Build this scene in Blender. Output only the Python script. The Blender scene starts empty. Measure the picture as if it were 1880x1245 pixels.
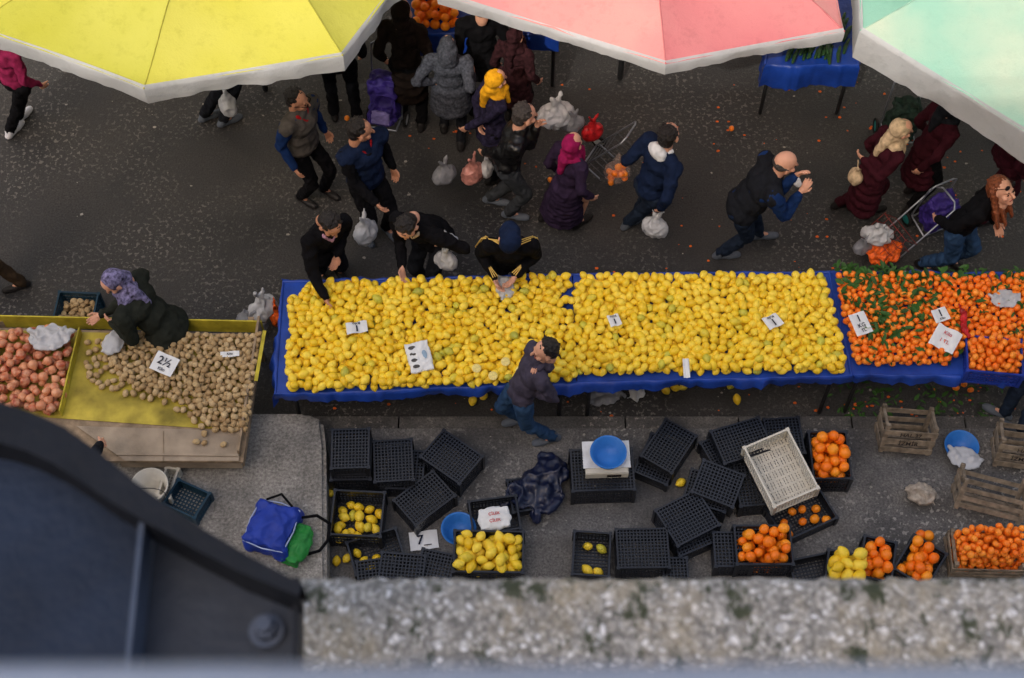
import bpy, bmesh, math, random, time
import numpy as np
from mathutils import Vector, Matrix, noise
T0=time.time()
R=random.Random(11)
H=12.2; F=2810.0; C6=math.cos(math.radians(60)); S6=math.sin(math.radians(60))
PV=0.13
sc_=bpy.context.scene; col=sc_.collection
V=Vector
def P(u,v,z=0.0):
    a=(622.5-v)/F
    dx=(u-940)/F; dy=C6+a*S6; dz=-S6+a*C6
    t=(z-H)/dz
    return V((dx*t,dy*t,z))
# ---------------------------------------------------------------- materials
def lin(c):
    return tuple(((x/255)/12.92 if x/255<=.04045 else ((x/255+.055)/1.055)**2.4) for x in c)
def newmat(name):
    m=bpy.data.materials.new(name); m.use_nodes=True
    nt=m.node_tree; b=nt.nodes['Principled BSDF']; return m,nt,b
def nd(nt,t,**k):
    n=nt.nodes.new(t)
    for a,b in k.items():
        if a in n.inputs: n.inputs[a].default_value=b
        else: setattr(n,a,b)
    return n
MC={}
def M(name,rgb,rough=.75,var=.18,scale=9,bump=.25,bscale=70,spec=.25,metal=0,alpha=1,transl=0,rnd=0,coord='Object'):
    if name in MC: return MC[name]
    m,nt,b=newmat(name); L=nt.links
    c=lin(rgb)
    tc=nd(nt,'ShaderNodeTexCoord')
    n=nd(nt,'ShaderNodeTexNoise'); n.inputs['Scale'].default_value=scale; n.inputs['Detail'].default_value=5
    L.new(tc.outputs[coord],n.inputs['Vector'])
    r=nd(nt,'ShaderNodeValToRGB'); L.new(n.outputs['Fac'],r.inputs['Fac'])
    r.color_ramp.elements[0].position=.3; r.color_ramp.elements[1].position=.7
    r.color_ramp.elements[0].color=(*[x*(1-var) for x in c],1)
    r.color_ramp.elements[1].color=(*[min(1,x*(1+var)) for x in c],1)
    out=r.outputs['Color']
    if rnd:
        oi=nd(nt,'ShaderNodeObjectInfo'); h=nd(nt,'ShaderNodeHueSaturation')
        mm=nd(nt,'ShaderNodeMapRange'); mm.inputs['To Min'].default_value=1-rnd; mm.inputs['To Max'].default_value=1+rnd
        L.new(oi.outputs['Random'],mm.inputs['Value']); L.new(mm.outputs[0],h.inputs['Value']); L.new(out,h.inputs['Color']); out=h.outputs['Color']
    L.new(out,b.inputs['Base Color'])
    b.inputs['Roughness'].default_value=rough; b.inputs['Metallic'].default_value=metal
    b.inputs['Specular IOR Level'].default_value=spec; b.inputs['Alpha'].default_value=alpha
    n2=nd(nt,'ShaderNodeTexNoise'); n2.inputs['Scale'].default_value=bscale; n2.inputs['Detail'].default_value=4
    L.new(tc.outputs[coord],n2.inputs['Vector'])
    bp=nd(nt,'ShaderNodeBump'); bp.inputs['Strength'].default_value=bump; bp.inputs['Distance'].default_value=.01
    L.new(n2.outputs['Fac'],bp.inputs['Height']); L.new(bp.outputs[0],b.inputs['Normal'])
    if transl:
        o=nt.nodes['Material Output']; t=nd(nt,'ShaderNodeBsdfTranslucent'); L.new(out,t.inputs['Color'])
        mx=nd(nt,'ShaderNodeMixShader'); mx.inputs[0].default_value=transl
        L.new(b.outputs[0],mx.inputs[1]); L.new(t.outputs[0],mx.inputs[2]); L.new(mx.outputs[0],o.inputs['Surface'])
    MC[name]=m; return m
def fruitmat(name,stops,rough=.38,bscale=140,bump=.25,spot=.12,spotc=None):
    m,nt,b=newmat(name); L=nt.links
    oi=nd(nt,'ShaderNodeObjectInfo'); ge=nd(nt,'ShaderNodeNewGeometry')
    a=nd(nt,'ShaderNodeMath',operation='ADD'); L.new(oi.outputs['Random'],a.inputs[0]); L.new(ge.outputs['Random Per Island'],a.inputs[1])
    f=nd(nt,'ShaderNodeMath',operation='FRACT'); L.new(a.outputs[0],f.inputs[0])
    r=nd(nt,'ShaderNodeValToRGB'); L.new(f.outputs[0],r.inputs['Fac'])
    e=r.color_ramp.elements
    e[0].position=stops[0][0]; e[0].color=(*lin(stops[0][1]),1); e[1].position=stops[-1][0]; e[1].color=(*lin(stops[-1][1]),1)
    for p,c in stops[1:-1]:
        x=e.new(p); x.color=(*lin(c),1)
    tc=nd(nt,'ShaderNodeTexCoord'); ad=nd(nt,'ShaderNodeVectorMath',operation='ADD')
    L.new(tc.outputs['Object'],ad.inputs[0]); L.new(f.outputs[0],ad.inputs[1])
    n=nd(nt,'ShaderNodeTexNoise'); n.inputs['Scale'].default_value=22; n.inputs['Detail'].default_value=4; L.new(ad.outputs[0],n.inputs['Vector'])
    mr=nd(nt,'ShaderNodeMapRange'); mr.inputs['From Min'].default_value=.35; mr.inputs['From Max'].default_value=.75
    mr.inputs['To Max'].default_value=spot*3
    L.new(n.outputs['Fac'],mr.inputs['Value'])
    mx=nd(nt,'ShaderNodeMixRGB'); L.new(mr.outputs[0],mx.inputs[0]); L.new(r.outputs['Color'],mx.inputs[1])
    mx.inputs[2].default_value=(*lin(spotc or stops[0][1]),1)
    L.new(mx.outputs[0],b.inputs['Base Color']); b.inputs['Roughness'].default_value=rough; b.inputs['Specular IOR Level'].default_value=.4
    n2=nd(nt,'ShaderNodeTexNoise'); n2.inputs['Scale'].default_value=bscale; L.new(tc.outputs['Object'],n2.inputs['Vector'])
    bp=nd(nt,'ShaderNodeBump'); bp.inputs['Strength'].default_value=bump; bp.inputs['Distance'].default_value=.004
    L.new(n2.outputs['Fac'],bp.inputs['Height']); L.new(bp.outputs[0],b.inputs['Normal'])
    return m
# ---------------------------------------------------------------- mesh builder
class MB:
    def __init__(s): s.v=[]; s.f=[]; s.m=[]
    def add(s,vs,fs,mi=0):
        o=len(s.v); s.v.extend([tuple(x) for x in vs]); s.f.extend([tuple(i+o for i in f) for f in fs])
        s.m.extend([mi]*len(fs)); return s
    def box(s,c,size,M_=None,mi=0):
        x,y,z=[k/2 for k in size]; c=V(c)
        vs=[V((a*x,b*y,d*z)) for d in(-1,1) for b in(-1,1) for a in(-1,1)]
        if M_ is not None: vs=[M_@q for q in vs]
        vs=[q+c for q in vs]
        return s.add(vs,[(0,2,3,1),(4,5,7,6),(0,1,5,4),(2,6,7,3),(0,4,6,2),(1,3,7,5)],mi)
    def ell(s,c,ax,mi=0,n=14,k=8):
        c=V(c); X,Y,Z=ax; vs=[c+Z]; fs=[]
        for i in range(1,k):
            t=math.pi*i/k
            for j in range(n):
                p=2*math.pi*j/n
                vs.append(c+X*(math.sin(t)*math.cos(p))+Y*(math.sin(t)*math.sin(p))+Z*math.cos(t))
        vs.append(c-Z); e=len(vs)-1
        for j in range(n): fs.append((0,1+j,1+(j+1)%n))
        for i in range(k-2):
            a=1+i*n
            for j in range(n): fs.append((a+j,a+n+j,a+n+(j+1)%n,a+(j+1)%n))
        a=1+(k-2)*n
        for j in range(n): fs.append((a+j,e,a+(j+1)%n))
        return s.add(vs,fs,mi)
    def el(s,c,r,Mx=None,mi=0,n=14,k=8):
        ax=[V((r[0],0,0)),V((0,r[1],0)),V((0,0,r[2]))]
        if Mx is not None: ax=[Mx@a for a in ax]
        return s.ell(c,ax,mi,n,k)
    def cap(s,p0,p1,r0,r1,n=12,mi=0,ends=True):
        p0=V(p0);p1=V(p1); d=(p1-p0)
        if d.length<1e-5: d=V((0,0,1e-4))
        d.normalize(); a=d.orthogonal().normalized(); b=d.cross(a)
        rings=[]
        if ends:
            rings+= [(p0-d*r0*.95,r0*.3),(p0-d*r0*.7,r0*.71)]
        rings+=[(p0,r0),(p1,r1)]
        if ends: rings+=[(p1+d*r1*.7,r1*.71),(p1+d*r1*.95,r1*.3)]
        vs=[];fs=[]
        for c,r in rings:
            for j in range(n):
                t=2*math.pi*j/n; vs.append(c+a*(r*math.cos(t))+b*(r*math.sin(t)))
        for i in range(len(rings)-1):
            for j in range(n):
                fs.append((i*n+j,i*n+(j+1)%n,(i+1)*n+(j+1)%n,(i+1)*n+j))
        fs.append(tuple(range(n-1,-1,-1))); fs.append(tuple(range((len(rings)-1)*n,len(rings)*n)))
        return s.add(vs,fs,mi)
    def tube(s,pts,r,n=8,mi=0):
        for a,b in zip(pts[:-1],pts[1:]): s.cap(a,b,r,r,n,mi)
        return s
    def lathe(s,prof,n=24,mi=0,c=(0,0,0)):
        vs=[];fs=[]
        for r,z in prof:
            for j in range(n):
                t=2*math.pi*j/n; vs.append((c[0]+r*math.cos(t),c[1]+r*math.sin(t),c[2]+z))
        for i in range(len(prof)-1):
            for j in range(n): fs.append((i*n+j,i*n+(j+1)%n,(i+1)*n+(j+1)%n,(i+1)*n+j))
        return s.add(vs,fs,mi)
def mkmesh(mb,name,mats,base=(0,0,0),smooth=False):
    me=bpy.data.meshes.new(name); b=V(base)
    me.from_pydata([tuple(V(x)-b) for x in mb.v],[],mb.f)
    for m in mats: me.materials.append(m)
    if len(mats)>1: me.polygons.foreach_set('material_index',[min(i,len(mats)-1) for i in mb.m])
    if smooth: me.polygons.foreach_set('use_smooth',[True]*len(me.polygons))
    me.update(); return me
def ob(name,me=None,loc=(0,0,0),rot=(0,0,0),parent=None,label=None,cat=None,group=None,kind=None):
    o=bpy.data.objects.new(name,me); o.location=loc; o.rotation_euler=rot; col.objects.link(o)
    if parent: o.parent=parent
    if label: o['label']=label
    if cat: o['category']=cat
    if group: o['group']=group
    if kind: o['kind']=kind
    return o
def remesh(mb,vox,smooth=3,disp=0,ds=9):
    me=bpy.data.meshes.new('t'); me.from_pydata(mb.v,[],mb.f); o=bpy.data.objects.new('t',me); col.objects.link(o)
    m=o.modifiers.new('r','REMESH'); m.mode='VOXEL'; m.voxel_size=vox; m.use_smooth_shade=True
    if smooth:
        k=o.modifiers.new('s','SMOOTH'); k.iterations=smooth; k.factor=.5
    dg=bpy.context.evaluated_depsgraph_get(); e=bpy.data.meshes.new_from_object(o.evaluated_get(dg))
    bpy.data.objects.remove(o); bpy.data.meshes.remove(me)
    n=len(e.vertices); co=np.zeros(n*3); e.vertices.foreach_get('co',co); co=co.reshape(-1,3)
    if disp:
        no=np.zeros(n*3); e.vertices.foreach_get('normal',no); no=no.reshape(-1,3)
        off=R.random()*50
        d=np.array([noise.noise((p[0]*ds+off,p[1]*ds,p[2]*ds*.8))+.5*noise.noise((p[0]*ds*2.3,p[1]*ds*2.3+off,p[2]*ds*2)) for p in co])
        d=-np.abs(d)*1.6+.35
        co=co+no*(d*disp)[:,None]
    fs=[tuple(p.vertices) for p in e.polygons]; bpy.data.meshes.remove(e)
    return [tuple(c) for c in co],fs
def xf(vs,Mx): return [tuple(Mx@V(v)) for v in vs]
def axes(x,y,z,loc=(0,0,0),s=1):
    return Matrix(((x[0]*s,y[0]*s,z[0]*s,loc[0]),(x[1]*s,y[1]*s,z[1]*s,loc[1]),(x[2]*s,y[2]*s,z[2]*s,loc[2]),(0,0,0,1)))
# ---------------------------------------------------------------- world / light / camera
w=bpy.data.worlds.new('World'); sc_.world=w; w.use_nodes=True
nt=w.node_tree; bg=nt.nodes['Background']; sky=nt.nodes.new('ShaderNodeTexSky'); sky.sky_type='NISHITA'; sky.sun_disc=False
ELEV=46.7; AZ=25
sky.sun_elevation=math.radians(ELEV); sky.sun_rotation=math.radians(180+AZ); sky.dust_density=5; sky.air_density=1.0; sky.ozone_density=.8
wb=nt.nodes.new('ShaderNodeMixRGB'); wb.blend_type='MULTIPLY'; wb.inputs[0].default_value=1; wb.inputs[2].default_value=(1.08,1.0,.9,1)
nt.links.new(sky.outputs[0],wb.inputs[1]); nt.links.new(wb.outputs[0],bg.inputs['Color']); bg.inputs['Strength'].default_value=.32
sl=bpy.data.lights.new('sun','SUN'); sl.energy=2.0; sl.angle=math.radians(.5); sl.color=(1,.96,.88)
so=bpy.data.objects.new('sun',sl); col.objects.link(so)
sd=V((math.sin(math.radians(AZ))*math.cos(math.radians(ELEV)),math.cos(math.radians(AZ))*math.cos(math.radians(ELEV)),-math.sin(math.radians(ELEV))))
so.rotation_euler=sd.to_track_quat('-Z','Y').to_euler(); so.location=(-6,-10,20)
cam=bpy.data.cameras.new('camera'); co_=bpy.data.objects.new('camera',cam); col.objects.link(co_); sc_.camera=co_
co_.location=(0,0,H); co_.rotation_euler=(math.radians(30),0,0); cam.sensor_width=36; cam.lens=36*F/1880; cam.clip_end=1000; cam.clip_start=.02
cam.dof.use_dof=True; cam.dof.focus_distance=13.2; cam.dof.aperture_fstop=6.3
sc_.view_settings.view_transform='Standard'; sc_.view_settings.look='None'; sc_.view_settings.exposure=0
# ---------------------------------------------------------------- ground materials
def groundmat(name,c0,c1,speck,rough0,rough1,stain=1.2,specks=.72,sc=90,bump=.5,lo=.5,hi=1.55):
    m,nt,b=newmat(name); L=nt.links; tc=nd(nt,'ShaderNodeTexCoord')
    def N(s,d=6,rg=.6):
        n=nd(nt,'ShaderNodeTexNoise'); n.inputs['Scale'].default_value=s; n.inputs['Detail'].default_value=d; n.inputs['Roughness'].default_value=rg; L.new(tc.outputs['Object'],n.inputs['Vector']); return n
    n1=N(stain,8,.68); n2=N(sc,4,.7); n3=N(sc*.45,2)
    r=nd(nt,'ShaderNodeValToRGB'); L.new(n1.outputs['Fac'],r.inputs['Fac']); e=r.color_ramp.elements
    e[0].position=.38; e[0].color=(*c0,1); e[1].position=.62; e[1].color=(*c1,1)
    mr=nd(nt,'ShaderNodeMapRange'); mr.inputs['From Min'].default_value=.3; mr.inputs['From Max'].default_value=.7; mr.inputs['To Min'].default_value=lo; mr.inputs['To Max'].default_value=hi
    L.new(n2.outputs['Fac'],mr.inputs['Value'])
    mu=nd(nt,'ShaderNodeVectorMath',operation='SCALE'); L.new(r.outputs['Color'],mu.inputs[0]); L.new(mr.outputs[0],mu.inputs['Scale'])
    vr=nd(nt,'ShaderNodeMapRange'); vr.inputs['From Min'].default_value=specks-.06; vr.inputs['From Max'].default_value=specks; L.new(n3.outputs['Fac'],vr.inputs['Value'])
    n4=N(.9,5); mk=nd(nt,'ShaderNodeMapRange'); mk.inputs['From Min'].default_value=.42; mk.inputs['From Max'].default_value=.62; L.new(n4.outputs['Fac'],mk.inputs['Value'])
    mm=nd(nt,'ShaderNodeMath',operation='MULTIPLY'); L.new(vr.outputs[0],mm.inputs[0]); L.new(mk.outputs[0],mm.inputs[1])
    mx=nd(nt,'ShaderNodeMixRGB'); L.new(mm.outputs[0],mx.inputs[0]); L.new(mu.outputs[0],mx.inputs[1]); mx.inputs[2].default_value=(*speck,1)
    L.new(mx.outputs[0],b.inputs['Base Color'])
    rr=nd(nt,'ShaderNodeMapRange'); rr.inputs['From Min'].default_value=.4; rr.inputs['From Max'].default_value=.62; rr.inputs['To Min'].default_value=rough0; rr.inputs['To Max'].default_value=rough1
    L.new(n1.outputs['Fac'],rr.inputs['Value']); L.new(rr.outputs[0],b.inputs['Roughness'])
    bp=nd(nt,'ShaderNodeBump'); bp.inputs['Strength'].default_value=bump; bp.inputs['Distance'].default_value=.012; L.new(n2.outputs['Fac'],bp.inputs['Height']); L.new(bp.outputs[0],b.inputs['Normal'])
    return m
asph=groundmat('asphalt',(.0085,.0082,.0085),(.034,.0325,.031),(.12,.112,.102),.42,.85,1.0,.62,60,.8,.3,1.9)
pavm=groundmat('pavement_concrete',(.05,.0485,.048),(.135,.13,.125),(.28,.27,.25),.6,.9,1.4,.64,55,.5,.45,1.65)
conc=groundmat('plinth_concrete',(.15,.142,.128),(.285,.27,.245),(.4,.38,.35),.8,.95,2.5,.68,40,.5,.5,1.5)
g=MB().add([(-300,-300,-.02),(300,-300,-.02),(300,300,-.02),(-300,300,-.02)],[(0,1,2,3)])
ob('ground',mkmesh(g,'ground',[asph]),kind='structure',label='dark asphalt ground around the market street',cat='ground')
KY=6.06
g=MB().add([(-40,KY,0),(40,KY,0),(40,30,0),(-40,30,0)],[(0,1,2,3)])
ob('road',mkmesh(g,'road',[asph]),kind='structure',label='dark stained asphalt market street',cat='road')
g=MB().box((0,KY/2-6,PV/2-.01),(80,KY+12,PV+.02))
ob('pavement',mkmesh(g,'pavement',[pavm]),kind='structure',label='raised grey concrete pavement beside the street',cat='pavement')
g=MB()
x=-12
while x<14:
    g.box((x+.5,KY+.06,PV/2),(.985,.115,PV)); x+=1
ob('kerb',mkmesh(g,'kerb',[groundmat('kerb_concrete',(.04,.038,.036),(.09,.086,.08),(.22,.2,.18),.6,.9,3,.66,60,.4)]),kind='structure',label='worn concrete kerb stones',cat='kerb')
b_top=2.55+1.17*(7.84+6)  # roof height set so the cast shadow stops at the umbrella rims
bw=M('shade_building_plaster',(205,200,190)); gl=M('window_glass',(60,70,80),rough=.1)
wm=mkmesh(MB().box((0,0,0),(1.4,.1,1.5)),'window',[gl])
be=ob('added_building',None,(0,-12,0),label='unseen building added behind the bridge to shade the street',cat='building')  # added out of view to block the sun from street and bridge
ob('wall',mkmesh(MB().box((0,0,b_top/2),(70,12,b_top)),'wall',[bw]),parent=be)
for i in range(16):
    for j in range(4): ob('window',wm,(-30+i*4,6.02,3+j*4),parent=be)
be=ob('added_building',None,(0,20,0),label='unseen white building added across the street to bounce sunlight',cat='building')  # added out of view; its pale wall bounces sunlight into the shade
ob('wall',mkmesh(MB().box((0,0,8),(70,10,16)),'wall',[M('bounce_building_white',(200,200,200),var=.03)]),parent=be)
for i in range(12):
    for j in range(3): ob('window',wm,(-30+i*5,-5.02,5+j*4),parent=be)
def slab(name,px,z0,z1,mat,label,cat,bev=.03,kind=None):
    pts=[P(u,v,z1) for u,v in px]; bm=bmesh.new(); c=sum(pts,V())/len(pts)
    vs=[bm.verts.new((p.x-c.x,p.y-c.y,z1-z0)) for p in pts]; f=bm.faces.new(vs)
    r=bmesh.ops.extrude_face_region(bm,geom=[f])
    for v in [q for q in r['geom'] if isinstance(q,bmesh.types.BMVert)]: v.co.z=0
    bmesh.ops.recalc_face_normals(bm,faces=bm.faces)
    bmesh.ops.bevel(bm,geom=list(bm.edges),offset=bev,segments=2,affect='EDGES')
    me=bpy.data.meshes.new(name); bm.to_mesh(me); bm.free(); me.materials.append(mat)
    return ob(name,me,(c.x,c.y,z0),label=label,cat=cat,kind=kind)
slab('concrete_plinth',[(150,762),(470,757),(560,757),(592,770),(598,820),(600,1150),(150,1150)],0,.45,conc,'low weathered concrete block with a rounded corner','plinth',.035)
# ---------------------------------------------------------------- PEOPLE
eyeM=M('eye_dark',(25,18,15),rough=.2); lipM=M('lips',(150,85,75)); browM=M('eyebrow_brown',(70,52,42))
skinA=M('skin_light',(206,154,128),rough=.55,var=.08,bump=.08); skinB=M('skin_tan',(182,130,102),rough=.55,var=.08,bump=.08)
hairK=M('hair_black',(27,22,20),rough=.45,var=.6,scale=70,bump=1,bscale=170,spec=.4); hairG=M('hair_grey',(66,61,58),rough=.6,var=.5,scale=70,bump=1,bscale=170)
hairA=M('hair_auburn',(118,64,38),rough=.45,var=.5,scale=50,bump=.9,bscale=130)
hm=MB(); hm.el((0,-.012,.03),(.077,.095,.088)); hm.el((0,.022,-.045),(.058,.066,.072)); hm.el((0,.062,-.093),(.028,.024,.022))
hm.cap((0,.086,.012),(0,.112,-.026),.009,.014); hm.cap((-.03,.076,.02),(.03,.076,.02),.013,.013)
hm.el((-.042,.055,-.03),(.024,.028,.022)); hm.el((.042,.055,-.03),(.024,.028,.022))
for sx in(-1,1): hm.el((sx*.079,-.008,-.012),(.011,.02,.033))
hm.cap((0,-.02,-.05),(0,-.03,-.14),.055,.055)
HEADV,HEADF=remesh(hm,.0075,2)
hx=MB()
for sx in(-1,1):
    hx.el((sx*.031,.082,-.002),(.011,.006,.0045),mi=1,n=8,k=5); hx.cap((sx*.02,.0895,.019),(sx*.044,.083,.019),.0028,.002,6,3)
hx.cap((-.02,.086,-.062),(.02,.086,-.062),.005,.005,6,2)
rh=random.Random(3)
hr=MB(); hr.el((0,-.034,.045),(.081,.087,.078)); hr.el((0,-.056,-.015),(.07,.056,.07))
for _ in range(80):
    a=rh.uniform(0,6.28); e_=rh.uniform(.15,1.5); d=V((math.cos(a)*math.cos(e_),math.sin(a)*math.cos(e_),math.sin(e_)))
    c=V((0,-.034,.045))+V((d.x*.077,d.y*.083,d.z*.076)); t_=V((rh.uniform(-1,1),rh.uniform(-1,.8),rh.uniform(-.4,.5)))*.016
    hr.cap(c-t_,c+t_,.010,.005,7)
HAIRV,HAIRF=remesh(hr,.006,1,.003,45)
hr=MB(); hr.el((0,-.052,.008),(.08,.058,.055)); hr.cap((-.078,-.005,.012),(-.068,-.05,.01),.010,.014); hr.cap((.078,-.005,.012),(.068,-.05,.01),.010,.014)
BALDV,BALDF=remesh(hr,.008,2,.004,30)
hr=MB(); hr.el((0,-.032,.045),(.084,.092,.084)); hr.cap((0,-.07,.02),(-.02,-.09,-.3),.07,.06)
for a in range(9):
    x=-.085+.17*a/8; hr.cap((x*.95,-.04+.02*abs(a-4)/4,.03),(x*1.35,-.05+.03*(a%3),-.27-.05*(a%2)),.03,.015)
LONGV,LONGF=remesh(hr,.008,2,.01,26)
ha=MB(); ha.el((0,0,.05),(.042,.017,.05))
for bx,l in((-.031,.062),(-.0105,.076),(.0105,.071),(.031,.054)):
    p0=V((bx,0,.07)); p1=V((bx*1.12,.006,.07+l*.45)); p2=p1+V((0,.5,.85))*l*.42; p3=p2+V((0,.85,.45))*l*.36
    ha.cap(p0,p1,.0105,.0098,8); ha.cap(p1,p2,.0098,.009,8); ha.cap(p2,p3,.009,.0078,8)
ha.cap((-.03,.004,.02),(-.058,.014,.05),.0135,.0115,8); ha.cap((-.058,.014,.05),(-.064,.032,.08),.0115,.009,8)
ha.cap((0,0,-.03),(0,0,.02),.022,.028)
HANDV,HANDF=remesh(ha,.0058,1)
def ik(a,t,l1,l2,pole):
    d=t-a; L=d.length; mx=(l1+l2)*.995
    if L>mx: d=d*(mx/L); t=a+d; L=mx
    if L<.15: L=.15
    n=d.normalized(); x=(l1*l1-l2*l2+L*L)/(2*L); h2=max(0,l1*l1-x*x)
    p=pole-n*pole.dot(n)
    if p.length<1e-4: p=n.orthogonal()
    return a+n*x+p.normalized()*math.sqrt(h2),t
Z=V((0,0,1))
def person(label,head,yaw,lean=0.,side=0.,sc=1.,gz=0.,feet=None,stride=.06,hands=(None,None),look=None,lookp=12,top=None,bottom=None,shoe=None,
           skin=None,hair=None,style='short',scarf=None,hood=None,vest=None,coat=0,stripe=None,collar=None,cap=None,dress=False,bulk=1.,trim=None,glasses=False,shades=False):
    hair=hair or hairK
    ya=math.radians(yaw); h=V((math.cos(ya),math.sin(ya),0)); r=h.cross(Z)
    pz=.92*sc+gz; TT=.69*sc; L=math.hypot(lean,side); hz=pz+math.sqrt(max(.01,TT*TT-L*L))
    Hd=P(head[0],head[1],hz); pel=Hd-h*lean-r*side; pel.z=pz
    s=(Hd-pel).normalized(); f=s.cross(r).normalized(); r2=f.cross(s).normalized()
    Tm=Matrix((r2,f,s)).transposed()
    base=V((pel.x,pel.y,gz))
    e=ob('person',None,base,label=label,cat='person')
    def part(nm,mb_vf,mat,smooth=True):
        mb=MB(); mb.add(*mb_vf); return ob(nm,mkmesh(mb,nm,[mat],base,smooth),parent=e)
    lk=math.radians(look if look is not None else yaw); lp=math.radians(lookp)
    hy=V((math.cos(lk)*math.cos(lp),math.sin(lk)*math.cos(lp),-math.sin(lp))); hxx=hy.cross(Z).normalized(); hzz=hxx.cross(hy).normalized()
    HM=axes(hxx,hy,hzz,Hd,1.08*sc); H3=HM.to_3x3()
    nb=pel+s*.53*sc
    sh=[pel+s*.455*sc+r2*(.17*sc*bulk*k) for k in(-1,1)]
    hand=[];elb=[]
    for i,k in((0,-1),(1,1)):
        t=hands[i]
        if t is None: tt=sh[i]+r2*(k*.07)+h*(.06+.1*(1 if (stride>0)==(k>0) else -1)*abs(stride)*3)-Z*.5*sc
        else: tt=P(*t)
        el_,tt=ik(sh[i],tt,.29*sc,.27*sc,-h*.5-Z*.9+r*(k*.3)); hand.append(tt); elb.append(el_)
    hip=[pel+r*(.095*sc*k)-Z*.04 for k in(-1,1)]
    ank=[];kn=[]
    for i,k in((0,-1),(1,1)):
        if feet and feet[i]: t=P(feet[i][0],feet[i][1],gz+.03)
        else: t=V((pel.x,pel.y,0))+h*(lean*.25)+r*(.11*k*sc)+h*(stride*(1 if k<0 else -1))
        t.z=gz+.09*sc; dz=hip[i].z-t.z; mxh=math.sqrt(max(.0001,(.868*sc)**2-dz*dz)) if dz<.868*sc else .01
        hd=V((t.x-hip[i].x,t.y-hip[i].y,0))
        if hd.length>mxh: hd=hd.normalized()*mxh; t=V((hip[i].x+hd.x,hip[i].y+hd.y,t.z))
        kk,t=ik(hip[i],t,.44*sc,.43*sc,h); ank.append(t); kn.append(kk)
    b=MB(); q=.72
    b.el(pel,(.15*q*sc,.11*q*sc,.11*sc),Tm); b.el(pel+s*.2*sc,(.13*q*sc,.09*q*sc,.17*sc),Tm); b.el(pel+s*.35*sc,(.155*q*sc,.105*q*sc,.12*sc),Tm)
    b.cap(sh[0],sh[1],.034*sc,.034*sc); b.cap(pel+s*.4*sc,nb,.04*sc,.05*sc); b.cap(nb,Hd-hzz*.05,.05*sc,.052*sc)
    for i in(0,1):
        b.cap(sh[i],elb[i],.034*sc,.028*sc); b.cap(elb[i],hand[i],.028*sc,.022*sc)
        b.cap(hip[i],kn[i],.055*sc,.038*sc); b.cap(kn[i],ank[i],.038*sc,.028*sc); b.cap(ank[i],ank[i]+h*.1*sc-Z*.045,.026,.02)
    vf=remesh(b,.018*sc,1); B=MB(); B.add(*vf); B.add(xf(HEADV,HM),HEADF)
    o=len(B.v); B.v.extend(xf(hx.v,HM)); B.f.extend([tuple(i+o for i in ff) for ff in hx.f]); B.m.extend(hx.m)
    for i,k in((0,-1),(1,1)):
        d=(hand[i]-elb[i]).normalized(); d=(d+(V((0,0,-.3)))).normalized()
        n=(r*(-k)*.8+h*.5); n=(n-d*n.dot(d)).normalized(); xx=n.cross(d)
        Hm=axes(xx*(-1 if k>0 else 1),n,d,hand[i],.92*sc)
        if (Hm.to_3x3()@V((-1,0,0))).dot(h)<0: Hm=axes(xx*(1 if k>0 else -1),n,d,hand[i],.92*sc)
        B.add(xf(HANDV,Hm),HANDF)
    sk=skin or skinA
    ob('body',mkmesh(B,'body',[sk,eyeM,lipM,browM],base,True),parent=e)
    j=bulk*.94
    def torso(m,x,low=True):
        if low: m.el(pel+s*.02,(.162*j*sc+x,.122*j*sc+x,.12*sc+x),Tm)
        m.el(pel+s*.17*sc,(.15*j*sc+x,.115*j*sc+x,.18*sc),Tm); m.el(pel+s*.36*sc,(.17*j*sc+x,.122*j*sc+x,.14*sc+x),Tm)
        m.cap(sh[0],sh[1],.068*sc+x,.068*sc+x); m.cap(pel+s*.42*sc,nb+s*.005,.084*sc+x,.064*sc+x)
    t=MB(); torso(t,.004)
    for i in(0,1):
        t.cap(sh[i],elb[i],.073*sc*j,.056*sc*j); t.cap(elb[i],hand[i]-(hand[i]-elb[i]).normalized()*.015,.056*sc*j,.042*sc)
    if coat and not dress:
        for q in range(5):
            k=q/4; t.el(pel-Z*coat*k,(.168*j+.03*k,.13*j+.04*k,.1),Matrix((r,h,Z)).transposed())
    if dress:
        mid=(ank[0]+ank[1])/2
        for q in range(9):
            k=q/8; c=pel.lerp(V((mid.x,mid.y,gz+.2)),k)
            t.el(c,(.16+.07*k,.13+.08*k,.1),Matrix((r,h,Z)).transposed())
    if collar: t.cap(nb-r2*.04,nb+r2*.04,.07,.07)
    part('jacket',remesh(t,.013,2,.019*sc,8),top)
    if vest:
        t=MB(); torso(t,.02); part('vest',remesh(t,.015,2,.018,8),vest)
    if hood:
        t=MB(); t.el(nb-f*.075-s*.02,(.11,.055,.08),Tm); t.cap(nb-r2*.075+f*.02,nb-f*.06,.028,.038); t.cap(nb+r2*.075+f*.02,nb-f*.06,.028,.038); part('hood',remesh(t,.012,2,.014,12),hood)
    if trim:
        t=MB(); t.cap(nb-r2*.06+f*.045,nb+f*.1-s*.1,.018,.012); t.cap(nb+r2*.06+f*.045,nb+f*.1-s*.1,.018,.012); t.cap(nb-r2*.065+f*.04,nb-f*.05,.018,.02); t.cap(nb+r2*.065+f*.04,nb-f*.05,.018,.02)
        part('collar',remesh(t,.01,2),trim)
    if not dress:
        t=MB(); t.el(pel-Z*.02,(.153*sc*j,.12*sc*j,.12*sc),Matrix((r,h,Z)).transposed())
        for i in(0,1):
            t.cap(hip[i],kn[i],.094*sc,.067*sc); t.cap(kn[i],ank[i]+Z*.0,.067*sc,.055*sc)
        part('trousers',remesh(t,.015,2,.02,10),bottom)
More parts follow.
